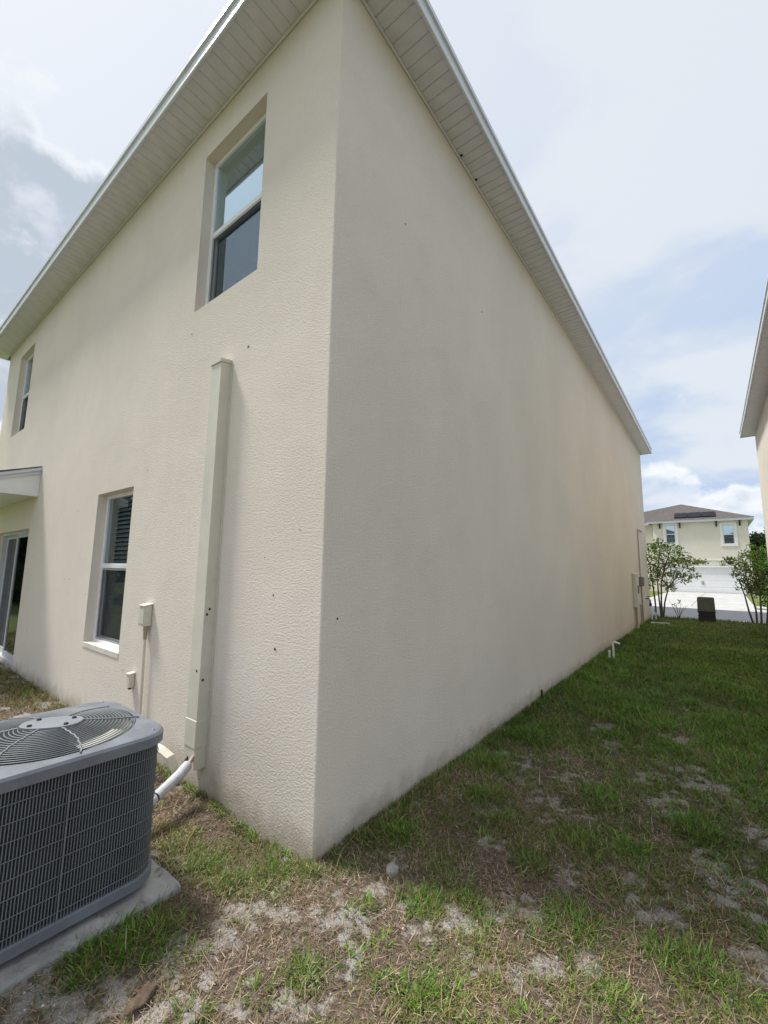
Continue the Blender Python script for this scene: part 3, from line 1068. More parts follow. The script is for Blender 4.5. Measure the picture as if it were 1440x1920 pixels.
# ================================================================== AIR CONDITIONER
AX0, AX1, AY0, AY1 = -1.105, -.372, -1.305, -.572
ACX, ACY = (AX0 + AX1) / 2, (AY0 + AY1) / 2
pad = MB()
px0, px1, py0, py1 = -1.22, -.312, -1.45, -.515
n = 26
ring = []
for i in range(n):
    ring.append((px0 + (px1 - px0) * i / n, py0))
for i in range(n):
    ring.append((px1, py0 + (py1 - py0) * i / n))
for i in range(n):
    ring.append((px1 - (px1 - px0) * i / n, py1))
for i in range(n):
    ring.append((px0, py1 - (py1 - py0) * i / n))
rr = []
for i, (a, b) in enumerate(ring):
    w = .012 * (float(vnoise(np.array(a * 14), np.array(b * 14), 3)) - .5)
    rr.append((a + w, b + w))
m_ = len(rr)
vs_ = [(a, b, -.06) for a, b in rr] + [(a, b, .036) for a, b in rr] + [(a * .988 + ACX * .012, b * .988 + ACY * .012, .050) for a, b in rr]
fs = [(i, (i + 1) % m_, (i + 1) % m_ + m_, i + m_) for i in range(m_)] + [(i + m_, (i + 1) % m_ + m_, (i + 1) % m_ + 2 * m_, i + 2 * m_) for i in range(m_)] + [tuple(range(2 * m_, 3 * m_))]
pad.add(vs_, fs)
po = pad.build('equipment_pad', M['concrete'])
tag(po, 'stained concrete slab under the grey air conditioner', 'concrete slab')

ac = thing('air_conditioner', 'grey outdoor air conditioner unit with round fan grille on a slab', 'air conditioner', (ACX, ACY, .05))


def rrect(inset, r, nseg=8):
    pts_ = []
    a0, a1, b0, b1 = AX0 + inset, AX1 - inset, AY0 + inset, AY1 - inset
    for cx_, cy_, st in ((a1 - r, b1 - r, 0), (a0 + r, b1 - r, 90), (a0 + r, b0 + r, 180), (a1 - r, b0 + r, 270)):
        for k_ in range(nseg + 1):
            t = rad(st + 90 * k_ / nseg)
            pts_.append((cx_ + r * math.cos(t), cy_ + r * math.sin(t)))
    return pts_


def skirt(levels, cap_top=False, cap_bot=False):
    mb = MB()
    m_ = len(levels[0][0])
    vs_, fs = [], []
    for pts_, z in levels:
        vs_ += [(a, b, z) for a, b in pts_]
    for j in range(len(levels) - 1):
        for i in range(m_):
            i2 = (i + 1) % m_
            fs.append((j * m_ + i, j * m_ + i2, (j + 1) * m_ + i2, (j + 1) * m_ + i))
    if cap_top:
        fs.append(tuple(range((len(levels) - 1) * m_, len(levels) * m_)))
    mb.add(vs_, fs)
    return mb


RC = .125
skirt([(rrect(.04, RC - .03), .078), (rrect(.006, RC), .076), (rrect(.0, RC), .080), (rrect(.0, RC), .116), (rrect(.007, RC), .120), (rrect(.03, RC - .02), .120)], False).build('base_pan', M['acgrey'], ac)
skirt([(rrect(.030, RC - .02), .110), (rrect(.030, RC - .02), .650)], False).build('coil', M['acdark'], ac)
# guard of louvred wires: path along the rounded square
gp = rrect(.012, RC - .008, 10)
path, acc = [], 0.0
seg = [(Vector((*a, 0)), Vector((*gp[(i + 1) % len(gp)], 0))) for i, a in enumerate(gp)]
tot = sum((b - a).length for a, b in seg)
NW = 250
wire = MB()


def at_len(s_):
    s_ %= tot
    for a, b in seg:
        l_ = (b - a).length
        if s_ <= l_:
            return a + (b - a) * (s_ / l_), (b - a).normalized()
        s_ -= l_
    return seg[0][0], (seg[0][1] - seg[0][0]).normalized()


for i in range(NW):
    p, t = at_len(tot * i / NW)
    nrm = Vector((t.y, -t.x, 0))
    w = .0034
    a, b = p - t * w / 2, p + t * w / 2
    ins = -nrm * .012
    wire.add([(a.x, a.y, .118), (b.x, b.y, .118), (b.x, b.y, .652), (a.x, a.y, .652),
              (a.x + ins.x, a.y + ins.y, .118), (a.x + ins.x, a.y + ins.y, .652)], [(0, 1, 2, 3), (4, 0, 3, 5)])
gl_ = wire.build('louvre_guard', M['acwire'], ac)
for i in range(8):
    z = .150 + i * .0640
    g2 = rrect(.008, RC - .004, 6)
    pts_ = [(a, b, z) for a, b in g2] + [(g2[0][0], g2[0][1], z)]
    MB().tube(pts_, .0018, 5, caps=False).build('guard_wire', M['acwire'], ac)
for (xx, yy) in ((AX1 - .004, ACY - .02), (AX1 - .001 - .33, AY1 - .002), (AX0 + .004, ACY)):
    MB().tube([(xx, yy, .09), (xx + .002, yy, .3), (xx, yy, .66)], .0035, 6).build('tie_rod', M['acrod'], ac)
for fx_, fy_ in ((AX0 + .12, AY0 + .12), (AX1 - .12, AY0 + .12), (AX0 + .12, AY1 - .12), (AX1 - .12, AY1 - .12)):
    MB().lathe([(.03, .077), (.034, .046)], fx_, fy_, 10).build('foot', M['acdark'], ac)
MB().lathe([(0.0, .074), (.30, .074)], ACX, ACY, 24).build('bottom_plate', M['acdark'], ac)
# top cap with round opening
ZT = .700
RO = .318
outer = [rrect(-.004, RC), rrect(-.004, RC), rrect(.004, RC), rrect(.016, RC - .01)]
lv = list(zip(outer, (.648, .686, .697, .700)))
cap = skirt(lv)
top_o = rrect(.016, RC - .01)
m_ = len(top_o)
ang = [math.atan2(b - ACY, a - ACX) for a, b in top_o]
NR = 96
inner = [(ACX + RO * math.cos(2 * math.pi * k_ / NR), ACY + RO * math.sin(2 * math.pi * k_ / NR)) for k_ in range(NR)]


def ray_rrect(t):
    dx, dy = math.cos(t), math.sin(t)
    best = 9
    for i in range(m_):
        ax_, ay_ = top_o[i][0] - ACX, top_o[i][1] - ACY
        bx_, by_ = top_o[(i + 1) % m_][0] - ACX, top_o[(i + 1) % m_][1] - ACY
        ex_, ey_ = bx_ - ax_, by_ - ay_
        den = dx * ey_ - dy * ex_
        if abs(den) < 1e-9:
            continue
        s_ = (ax_ * ey_ - ay_ * ex_) / den
        u_ = (ax_ * dy - ay_ * dx) / den
        if s_ > 0 and -1e-6 <= u_ <= 1 + 1e-6:
            best = min(best, s_)
    return (ACX + dx * best, ACY + dy * best)


ts = sorted(set([2 * math.pi * k_ / NR for k_ in range(NR)] + [a % (2 * math.pi) for a in ang]))
vs_, fs = [], []
for t in ts:
    o_ = ray_rrect(t)
    vs_ += [(ACX + RO * math.cos(t), ACY + RO * math.sin(t), ZT - .010), (ACX + (RO + .012) * math.cos(t), ACY + (RO + .012) * math.sin(t), ZT + .003), (o_[0], o_[1], ZT)]
q = len(ts)
for i in range(q):
    j = (i + 1) % q
    fs += [(i * 3, j * 3, j * 3 + 1, i * 3 + 1), (i * 3 + 1, j * 3 + 1, j * 3 + 2, i * 3 + 2)]
cap.add(vs_, [tuple(reversed(f)) for f in fs])
cp = cap.build('top_cap', M['acgrey'], ac)
fix_normals(cp)
MB().lathe([(RO - .002, ZT - .008), (RO - .006, ZT - .10), (RO - .012, ZT - .16)], ACX, ACY, 64).build('fan_orifice', M['orifice'], ac)
ar = MB()  # pale arc plate added in place of the sunlit patch in the fan opening
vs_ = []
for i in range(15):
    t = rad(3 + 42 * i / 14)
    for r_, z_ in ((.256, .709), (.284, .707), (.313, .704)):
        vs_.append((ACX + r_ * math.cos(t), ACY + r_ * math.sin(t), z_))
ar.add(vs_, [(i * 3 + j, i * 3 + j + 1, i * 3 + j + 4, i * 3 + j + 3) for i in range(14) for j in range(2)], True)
arc_o = ar.build('sun_patch_plate', M['orifice'], ac)
arc_o['label'] = 'pale added plate standing in for sunlight on the fan shroud'
MB().lathe([(0.0, .42), (.30, .42)], ACX, ACY, 40).build('inner_floor', M['acdark'], ac)
for ex_, ey_ in ((AX1 - .06, AY1 - .06), (AX1 - .06, AY0 + .06), (AX0 + .06, AY1 - .06), (AX0 + .06, AY0 + .06)):
    MB().lathe([(.0, ZT + .005), (.007, ZT + .004), (.008, ZT + .0005)], ex_, ey_, 8).build('screw', M['acrod'], ac)
# fan
mot = MB()
mot.lathe([(0.0, .695), (.065, .695), (.068, .688), (.068, .60), (.0, .60)], ACX, ACY, 24)
mot.build('motor', M['fan'], ac)
for k_ in range(3):
    a0 = rad(20 + 120 * k_)
    bl = MB()
    vs_ = []
    for i in range(6):
        r_ = .06 + (.29 - .06) * i / 5
        sw = .12 * i / 5
        hw = rad(20 + 12 * i / 5)
        for s_ in (-1, -0.33, .33, 1):
            t = a0 + sw + hw * s_
            vs_.append((ACX + r_ * math.cos(t), ACY + r_ * math.sin(t), .612 + .032 * s_))
    fs = [(i * 4 + j, i * 4 + j + 1, i * 4 + j + 5, i * 4 + j + 4) for i in range(5) for j in range(3)]
    bl.add(vs_, fs, True)
    bl.build('fan_blade', M['fan'], ac)
# grille: concentric wires on a shallow dome, radial stays, hub plate
dome = lambda r_: ZT + .006 + .034 * math.cos(min(1, r_ / .33) * math.pi / 2)
gr = MB()
for i in range(17):
    r_ = .088 + i * .0148
    n_ = 72
    pts_ = [(ACX + r_ * math.cos(2 * math.pi * k_ / n_), ACY + r_ * math.sin(2 * math.pi * k_ / n_), dome(r_)) for k_ in range(n_ + 1)]
    gr.tube(pts_, .0026, 5, caps=False)
gr.build('fan_grille', M['acwire'], ac)
for k_ in range(6):
    t = rad(8 + 60 * k_)
    pts_ = []
    for i in range(15):
        r_ = .05 + (.345 - .05) * i / 14
        bend = .30 * max(0, (r_ - .22)) / .12 * (1 if k_ % 2 else -1) * .35
        zz = dome(r_) + .0035 if r_ < .325 else ZT + .006
        wv = .0025 * (1 if i % 2 else -1)
        pts_.append((ACX + r_ * math.cos(t + bend) - wv * math.sin(t), ACY + r_ * math.sin(t + bend) + wv * math.cos(t), zz))
    MB().tube(pts_, .0036, 6).build('grille_stay', M['achub'], ac)
hub = MB()
n_ = 32
ca, sa = math.cos(rad(52)), math.sin(rad(52))
ou = []
for k_ in range(n_):
    t = 2 * math.pi * k_ / n_
    ex_, ey_ = .118 * math.copysign(abs(math.cos(t)) ** .8, math.cos(t)), .075 * math.copysign(abs(math.sin(t)) ** .8, math.sin(t))
    ou.append((ACX + ex_ * ca - ey_ * sa, ACY + ex_ * sa + ey_ * ca))
hub.prism(ou, 'z', dome(0) - .004, dome(0) + .006)
hub.build('hub_plate', M['achub'], ac)
for ex_, ey_ in ((.07, .04), (.07, -.04), (-.07, .04), (-.07, -.04)):
    bx_, by_ = ACX + ex_ * ca - ey_ * sa, ACY + ex_ * sa + ey_ * ca
    MB().lathe([(.0, dome(0) + .013), (.009, dome(0) + .012), (.010, dome(0) + .006)], bx_, by_, 8).build('bolt', M['hole'], ac)


# ================================================================== THINGS ALONG THE SIDE WALL
pv = thing('drain_pipe', 'pair of short white plastic pipes rising from grass beside the side wall', 'pipe', (.2, 6.6, 0))
MB().tube([(.235, 6.62, -.05), (.235, 6.62, .255)], .017, 10).build('pipe', M['pvc'], pv)
MB().tube([(.235, 6.62, .25), (.245, 6.62, .268), (.28, 6.63, .262), (.335, 6.64, .245)], .018, 10).build('elbow', M['pvc'], pv)
MB().tube([(.19, 6.52, -.05), (.19, 6.52, .12)], .015, 10).build('pipe', M['pvc'], pv)
MB().tube([(.19, 6.52, .09), (.19, 6.52, .14)], .021, 10).build('cap', M['pvc'], pv)
st = MB().box(.01, .03, 3.49, 3.51, -.05, .10, .003).build('marker_stake', M['bracket'])
tag(st, 'small dark stake stuck in the grass at the side wall', 'stake')
mt = thing('electric_meter', 'tan meter enclosure with conduits near the far end of side wall', 'meter', (0, 11.1, 0))
MB().box(.0015, .10, 10.95, 11.28, .55, 1.38, .008).build('enclosure', M['paintbox'], mt)
MB().prism([(.0015, 1.385), (.115, 1.385), (.115, 1.395), (.0015, 1.44)], 'y', 10.93, 11.30).build('lid', M['band'], mt)
MB().tube([(.045, 11.02, -.05), (.045, 11.02, .56)], .022, 8).build('conduit', M['brownpipe'], mt)
MB().tube([(.045, 11.2, -.05), (.045, 11.2, .56)], .028, 8).build('conduit', M['paintbox'], mt)
MB().box(.09, .125, 11.05, 11.18, .9, 1.1, .01).build('meter_face', M['greymetal'], mt)
rs = thing('cable_riser', 'thin brown conduit climbing the side wall to an elbow', 'conduit', (0, 12.3, 0))
MB().tube([(.03, 13.35, 2.66), (.03, 12.42, 2.66), (.03, 12.36, 2.62), (.03, 12.34, 2.5), (.03, 12.34, 1.30)], .015, 7).build('upper_run', M['brownpipe'], rs)
MB().tube([(.035, 12.34, 1.1), (.035, 12.36, .6), (.035, 12.36, -.05)], .02, 7).build('lower_run', M['brownpipe'], rs)
MB().box(.0015, .11, 12.22, 12.46, 1.06, 1.31, .012).build('junction', M['greymetal'], rs)
MB().tube([(.04, 12.0, -.05), (.04, 12.0, .55), (.04, 12.3, .58)], .02, 7).build('side_run', M['brownpipe'], rs)
hb = thing('hose_tap', 'dark hose tap with vacuum breaker near the end of side wall', 'tap', (0, 13.4, .5))
MB().tube([(.002, 13.4, .66), (.09, 13.4, .66), (.12, 13.4, .60), (.12, 13.4, .52)], .022, 8).build('spout', M['greymetal'], hb)
MB().lathe([(.0, .735), (.04, .735), (.04, .715), (.0, .715)], .08, 13.4, 10).build('handle', M['hole'], hb)
MB().lathe([(.035, .53), (.035, .46), (.03, .44)], .12, 13.4, 10).build('breaker', M['hole'], hb)
bf = thing('irrigation_valve', 'two white standpipes joined beside the house front corner', 'pipe', (.12, 13.9, 0))
MB().tube([(.10, 13.75, -.05), (.10, 13.75, .36)], .024, 8).build('pipe', M['pvc'], bf)
MB().tube([(.17, 14.05, -.05), (.17, 14.05, .26)], .026, 8).build('pipe', M['pvc'], bf)
MB().lathe([(.0, .31), (.03, .31), (.035, .27), (.03, .24)], .17, 14.05, 8).build('cap', M['greymetal'], bf)
sp_ = MB().prism([(.18, 12.55), (.62, 12.65), (.60, 12.95), (.17, 12.85)], 'z', -.03, .045).build('splash_block', M['drive'])
tag(sp_, 'flat pale concrete splash block on grass near the white standpipes', 'splash block')

# loose stones
import bmesh


def rock(name, loc, size, mat, label, cat, seed, squash=.7):
    bm = bmesh.new()
    bmesh.ops.create_icosphere(bm, subdivisions=3, radius=1.0)
    for v in bm.verts:
        c = v.co
        k_ = .55 + .85 * float(fbm(np.array(c.x * 1.9 + seed), np.array(c.y * 1.9 + c.z * 2.3), seed, 4))
        v.co = Vector((c.x * k_ * size[0], c.y * k_ * size[1], c.z * k_ * size[2] * squash))
    me = bpy.data.meshes.new(name)
    bm.to_mesh(me)
    bm.free()
    me.polygons.foreach_set('use_smooth', [True] * len(me.polygons))
    me.materials.append(mat)
    o = bpy.data.objects.new(name, me)
    o.location = loc
    o.rotation_euler = (0, 0, seed)
    COL.objects.link(o)
    return tag(o, label, cat)


rock('stone', (.345, .19, .012), (.036, .030, .034), M['stone'], 'pale rounded stone on bare soil just right of the corner', 'stone', 3, .9)
rock('dirt_clod', (.05, -.825, .012), (.055, .026, .018), M['clod'], 'dark brown dirt clod at the bottom left in dry grass', 'clod', 5)
0 and rock('stone', (.86, 1.0, .01), (.02, .016, .014), M['stone'], 'small white stone in the shaded grass', 'stone', 9)

# ================================================================== NEIGHBOUR ON THE RIGHT
nb = thing('house', 'tan neighbouring house cut by the right edge', 'house', (X_N, 0, 0))
NY0, NY1, NX1 = 5.0, 13.90, X_N + 8  # rear end shortened out of view to let sky light reach the side wall
for q in ([(X_N, NY1, -.3), (X_N, NY0, -.3), (X_N, NY0, H_WALL), (X_N, NY1, H_WALL)], [(NX1, NY1, -.3), (X_N, NY1, -.3), (X_N, NY1, H_WALL), (NX1, NY1, H_WALL)],
          [(X_N, NY0, -.3), (NX1, NY0, -.3), (NX1, NY0, H_WALL), (X_N, NY0, H_WALL)]):
    MB().quad(*q).build('wall', M['stucco_n'], nb)
sof = part_empty('soffit', nb, (X_N, 0, H_WALL))
ny0 = NY0 - OVER
i = 0
while ny0 + (i + 1) * PANEL < NY1 + OVER:
    inst('soffit_panel', panel_me, sof, (X_N, ny0 + i * PANEL, H_WALL), math.pi / 2)
    i += 1
MB().box(X_N - OVER + .004, X_N - .004, ny0 + i * PANEL + .002, NY1 + OVER, H_WALL, H_WALL + .018).build('soffit_panel', M['vinyl'], sof)
MB().box(X_N - .016, X_N - .0015, NY0, NY1, H_WALL - .028, H_WALL - .001, .004).build('soffit_channel', M['vinyl'], nb)
MB().box(X_N, NX1, NY1 + .004, NY1 + OVER, H_WALL, H_WALL + .018).build('soffit_panel', M['vinyl'], nb)
fascia(nb, X_N, NX1, NY0, NY1, OVER, H_WALL, 'WNS')
MB().box(X_N, NX1, NY0 - OVER, NY0 - .004, H_WALL, H_WALL + .018).build('soffit_panel', M['vinyl'], nb)
hip_roof(nb, X_N, NX1, NY0, NY1, OVER, H_WALL + .153, .42, M['shingle_edge'])

# ================================================================== HOUSE ACROSS THE STREET
FD = 37.0
fh = thing('house', 'pale yellow house with white garage across the street', 'house', (1, FD, 0))
fx0, fx1, fz = -1.83, 3.80, 5.16
GAR = (-.95, 3.22, -.03, 1.84)
WA = (-1.02, -.42, 3.62, 5.00)
WB = (2.40, 3.02, 3.50, 4.86)
mb = MB()
wall_panel(mb, 'x', FD, fx0, fx1, -.3, fz, [GAR, WA, WB], .14, False)
mb.build('wall', M['stucco_far'], fh)
MB().quad((fx1, FD, -.3), (fx1, FD + 12, -.3), (fx1, FD + 12, fz), (fx1, FD, fz)).build('wall', M['stucco_far'], fh)
MB().quad((fx0, FD + 1.2, -.3), (fx0, FD, -.3), (fx0, FD, fz), (fx0, FD + 1.2, fz)).build('wall', M['stucco_far'], fh)
MB().quad((fx0 - 6, FD + 1.2, -.3), (fx0, FD + 1.2, -.3), (fx0, FD + 1.2, fz), (fx0 - 6, FD + 1.2, fz)).build('wall', M['stucco_far'], fh)
MB().box(fx0 - .01, fx1 + .03, FD - .05, FD - .002, 2.30, 2.42, .01).build('belt_course', M['band'], fh)
MB().box(fx0 - .005, fx1 + .02, FD - .03, FD - .002, 1.98, 2.295).build('lower_band', M['band'], fh)
for (a, b, c, d) in (WA, WB):
    w = part_empty('window', fh, (a, FD, c))
    tr = MB()
    t = .17
    tr.box(a - t, a, FD - .05, FD - .002, c - t, d + t, .008)
    tr.box(b, b + t, FD - .05, FD - .002, c - t, d + t, .008)
    tr.box(a, b, FD - .05, FD - .002, d, d + t, .008)
    tr.box(a, b, FD - .055, FD - .002, c - t, c, .008)
    tr.build('trim', M['trim'], w)
    f2 = MB()
    f2.box(a, a + .045, FD + .05, FD + .10, c, d)
    f2.box(b - .045, b, FD + .05, FD + .10, c, d)
    f2.box(a + .045, b - .045, FD + .05, FD + .10, d - .045, d)
    f2.box(a + .045, b - .045, FD + .05, FD + .10, c, c + .045)
    zm = c + (d - c) * .5
    f2.box(a + .045, b - .045, FD + .045, FD + .10, zm - .03, zm + .03)
    f2.build('frame', M['frame'], w)
    MB().box(a + .045, b - .045, FD + .07, FD + .075, zm + .03, d - .045).build('pane', M['glass'], w)
    MB().box(a + .045, b - .045, FD + .08, FD + .085, c + .045, zm - .03).build('pane', M['glass'], w)
    MB().box(a + .045, b - .045, FD + .06, FD + .062, c + .045, zm - .03).build('insect_screen', M['screen'], w)
    MB().box(a, b, FD + .16, FD + .17, zm, d).build('blind', M['trim'], w)
gd = part_empty('garage_door', fh, (1, FD, 0))
a, b, c, d = GAR
hh = (d - c) / 4
for r_ in range(4):
    s_ = MB()
    z0_, z1_ = c + r_ * hh + .006, c + (r_ + 1) * hh - .006
    s_.box(a + .01, b - .01, FD + .085, FD + .11, z0_, z1_)
    s_.build('door_section', M['garage'], gd)
MB().box(.93, 1.09, FD + .055, FD + .0695, .60, .84, .02).build('emblem', M['screenframe'], gd)
gt = MB()
gt.box(a - .14, a - .001, FD - .035, FD - .002, c, d + .12)
gt.box(b + .001, b + .14, FD - .035, FD - .002, c, d + .12)
gt.box(a, b, FD - .035, FD - .002, d + .001, d + .12)
gt.build('trim', M['trim'], gd)
for xx in (-1.36, -.10, 2.06, 3.36):
    bk = MB()
    bk.prism([(FD - .003, fz - .02), (FD - .003, fz - .40), (FD - .05, fz - .40), (FD - .09, fz - .22), (FD - .27, fz - .14), (FD - .27, fz - .02)], 'x', xx - .05, xx + .05)
    bk.build('bracket', M['bracket'], fh)
MB().box(fx0 - .30, fx1 + .30, FD - .30, FD - .002, fz, fz + .02).build('soffit_panel', M['vinyl'], fh)
MB().box(fx1 + .002, fx1 + .30, FD + .002, FD + 12, fz, fz + .02).build('soffit_panel', M['vinyl'], fh)
MB().box(fx0 - 6, fx0 - .002, FD + .86, FD + 1.2, fz, fz + .02).build('soffit_panel', M['vinyl'], fh)
MB().box(fx0 - .33, fx1 + .33, FD - .335, FD - .305, fz - .01, fz + .17, .006).build('fascia', M['alu'], fh)
MB().box(fx1 + .30, fx1 + .33, FD - .30, FD + 12, fz - .01, fz + .17, .006).build('fascia', M['alu'], fh)
MB().box(fx0 - 6, fx0 - .335, FD + .84, FD + .87, fz - .01, fz + .17, .006).build('fascia', M['alu'], fh)
# roof: front hip over the garage wing, and the longer hip behind
ez = fz + .175
ex0, ex1, ey0 = fx0 - .36, fx1 + .36, FD - .37
mb = MB()
apex = (-.09, FD + 4.2, 7.10)
rid = (.6, FD + 4.6, 6.95)
rt = (4.16, FD + 4.5, ez)
mb.add([(ex0 - 5.6, FD + .83, ez), (ex0, FD + .83, ez), (ex0, ey0, ez), (ex1, ey0, ez), (ex1, FD + 12.4, ez), apex, (-.09, FD + 9, 7.10), (ex0 - 5.6, FD + 12.4, ez)],
       [(0, 1, 5), (1, 2, 5), (2, 3, 5), (3, 4, 6, 5), (4, 7, 6), (7, 0, 5, 6)])
ro = mb.build('roof', M['shingle'], fh)
fn = Vector((0, -(apex[2] - ez), (apex[1] - ey0))).normalized()
sl = (apex[2] - ez) / (apex[1] - ey0)
for k_ in range(3):
    xa, xb = -.42 + k_ * .84, .38 + k_ * .84
    ya, yb = ey0 + .35, ey0 + 1.55
    za, zb_ = ez + sl * .35 + .09, ez + sl * 1.55 + .09
    s_ = MB()
    s_.add([(xa, ya, za), (xb, ya, za), (xb, yb, zb_), (xa, yb, zb_), (xa, ya, za - .05), (xb, ya, za - .05), (xb, yb, zb_ - .05), (xa, yb, zb_ - .05)],
           [(0, 1, 2, 3), (4, 5, 1, 0), (5, 6, 2, 1), (6, 7, 3, 2), (7, 4, 0, 3), (7, 6, 5, 4)])
    s_.build('solar_panel', M['solar'], fh)
    if k_ < 2:
        continue

# another house further along on the right, mostly hidden
fh2 = thing('house', 'distant low grey-roofed house at the right behind the shrub', 'house', (9, 62, 0))
mb = MB()
wall_panel(mb, 'x', 62, 5.2, 15, -.3, 2.9, [(6.2, 7.4, .9, 2.2)], .1, False)
mb.build('wall', M['stucco_far'], fh2)
MB().quad((5.2, 72, -.3), (5.2, 62, -.3), (5.2, 62, 2.9), (5.2, 72, 2.9)).build('wall', M['stucco_far'], fh2)
MB().box(6.2, 7.4, 62.07, 62.08, .9, 2.2).build('pane', M['glass'], fh2)
MB().box(4.9, 15.3, 61.6, 61.7, 2.8, 3.0).build('fascia', M['alu'], fh2)
hip_roof(fh2, 5.2, 15, 62, 72, .3, 3.0, .40, M['roofgrey'])

# ================================================================== PLANTS


def leaf_cloud(centres, radii, counts, size, cols, rng, flat=.0):
    """many small leaf quads in ellipsoid clumps"""
    P, C = [], []
    for (c, r, n_) in zip(centres, radii, counts):
        d = rng.normal(size=(n_, 3))
        d /= np.linalg.norm(d, axis=1)[:, None]
        rr_ = rng.uniform(0.25, 1.0, n_) ** 0.55
        P.append(np.array(c) + d * rr_[:, None] * np.array(r))
        C.append(np.array(cols)[rng.integers(0, len(cols), n_)] * rng.uniform(.75, 1.25, (n_, 1)))
    P = np.concatenate(P)
    C = np.concatenate(C)
    n_ = len(P)
    a = rng.normal(size=(n_, 3))
    a[:, 2] -= .3
    a /= np.linalg.norm(a, axis=1)[:, None]
    b = np.cross(a, rng.normal(size=(n_, 3)) * (1, 1, .4))
    b /= np.linalg.norm(b, axis=1)[:, None]
    s_ = size * rng.uniform(.6, 1.3, (n_, 1))
    nrm = np.cross(a, b)
    v0 = P
    v1 = P + a * s_ * .5 + b * s_ * .27 + nrm * s_ * .05
    v2 = P + a * s_
    v3 = P + a * s_ * .5 - b * s_ * .27 + nrm * s_ * .05
    V = np.stack([v0, v1, v2, v3], 1).reshape(-1, 3)
    F = np.arange(n_ * 4).reshape(-1, 4)
    return V, F, np.repeat(C, 4, 0)


def place_child(o, parent):
    o.parent = parent
    o.matrix_parent_inverse = Matrix.Translation(-Vector(parent.location))


def shrub(name, label, cat, base, stems, clumps, leaf, cols, dens, seed, group=None):
    t = thing(name, label, cat, base, group)
    rng = np.random.default_rng(seed)
    for k_, path_ in enumerate(stems):
        n_ = len(path_)
        MB().tube(path_, [.026 * (1 - .65 * i / (n_ - 1)) + .003 for i in range(n_)], 7).build('trunk', M['bark'], t)
    cen = [c for c, r in clumps]
    rds = [r for c, r in clumps]
    V, F, C = leaf_cloud(cen, rds, [int(dens * (r[0] * r[1] * r[2]) ** (1 / 1.6)) for r in rds], leaf, cols, rng)
    o = fast_mesh('crown', V, F, M['leaf'], C)
    place_child(o, t)
    # twigs towards the clumps
    tw = MB()
    for c, r in clumps:
        s_ = stems[int(rng.integers(0, len(stems)))]
        a = Vector(s_[-2])
        b = Vector(c)
        m2 = (a + b) / 2 + Vector((0, 0, .05))
        tw.tube([a, m2, b], [.009, .007, .004], 5)
    tw.build('branches', M['bark'], t)
    return t


GREENS = [(.22, .32, .07), (.28, .38, .09), (.16, .25, .055), (.34, .42, .13), (.11, .18, .04)]
rng = np.random.default_rng(5)
cl = []
for (cx_, cz_, r_) in ((.02, 2.25, .30), (.35, 2.30, .30), (.65, 2.20, .30), (.95, 2.0, .26), (.15, 1.95, .34), (.5, 1.85, .34), (.85, 1.72, .30), (1.15, 1.80, .20),
                       (.0, 1.6, .32), (.35, 1.50, .30), (.70, 1.40, .28), (1.0, 1.38, .18), (1.25, 1.33, .13), (.1, 1.22, .28), (.42, 1.12, .22), (-.12, 1.05, .25), (.55, .95, .16),
                       (1.30, 1.78, .15), (1.48, 1.80, .12), (.95, 1.18, .12), (1.12, 1.52, .12), (-.35, 1.9, .35), (-.3, 2.3, .25), (.28, 2.5, .14), (-.3, 1.4, .3)):
    cl.append(((cx_, 14.95 + rng.uniform(-.35, .35), cz_ + rng.uniform(-.04, .04)), (r_, r_, r_ * .62)))
shrub('crape_myrtle', 'multi-stemmed leafy shrub tree at the front corner of the cream house', 'shrub', (.2, 14.9, 0),
      [[(.12, 14.75, -.05), (.11, 14.78, .5), (.08, 14.8, 1.0), (.02, 14.85, 1.7), (-.1, 14.9, 2.1)], [(.27, 14.9, -.05), (.27, 14.9, .5), (.30, 14.92, 1.1), (.45, 14.95, 1.7), (.62, 15, 2.2)],
       [(.29, 14.92, -.05), (.36, 14.95, .5), (.48, 15.0, .95), (.80, 15.05, 1.45)], [(.25, 14.86, -.05), (.21, 14.9, .6), (.19, 15.0, 1.3), (.3, 15, 2.1)]],
      cl, .078, GREENS, 2300, 21)
cl = []
for (cx_, cz_, r_) in ((2.05, 1.82, .16), (2.25, 1.75, .22), (2.5, 1.95, .25), (2.75, 2.0, .3), (3.0, 2.1, .3), (2.35, 1.55, .26), (2.65, 1.6, .32), (2.95, 1.65, .34), (2.55, 1.25, .30), (2.85, 1.2, .34),
                       (3.1, 1.2, .35), (2.35, 1.2, .16), (2.65, .9, .28), (2.95, .85, .3), (1.92, 1.78, .10), (2.15, 1.38, .10), (2.2, 1.0, .08), (2.45, .98, .14), (3.15, .7, .25), (2.8, .62, .18), (2.62, 2.25, .12)):
    cl.append(((cx_, 15.2 + rng.uniform(-.25, .25), cz_ + rng.uniform(-.04, .04)), (r_, r_, r_ * .7)))
shrub('crape_myrtle', 'dense multi-stemmed green shrub at the right edge before the street', 'shrub', (2.7, 15.2, 0),
      [[(2.58, 15.1, -.05), (2.58, 15.1, .4), (2.5, 15.1, .9), (2.4, 15.15, 1.6)], [(2.68, 15.15, -.05), (2.7, 15.15, .5), (2.72, 15.2, 1.1), (2.75, 15.2, 1.8)],
       [(2.80, 15.2, -.05), (2.86, 15.2, .5), (2.95, 15.25, 1.2), (3.0, 15.25, 1.9)], [(2.5, 15.08, -.05), (2.42, 15.08, .35), (2.36, 15.1, .8), (2.25, 15.1, 1.3)]],
      cl, .075, [(.16, .25, .05), (.21, .30, .06), (.12, .195, .04), (.08, .135, .03)], 2600, 22)
sh = thing('bare_shrub', 'small twiggy bare plant left of the utility box', 'shrub', (.72, 14.9, 0))
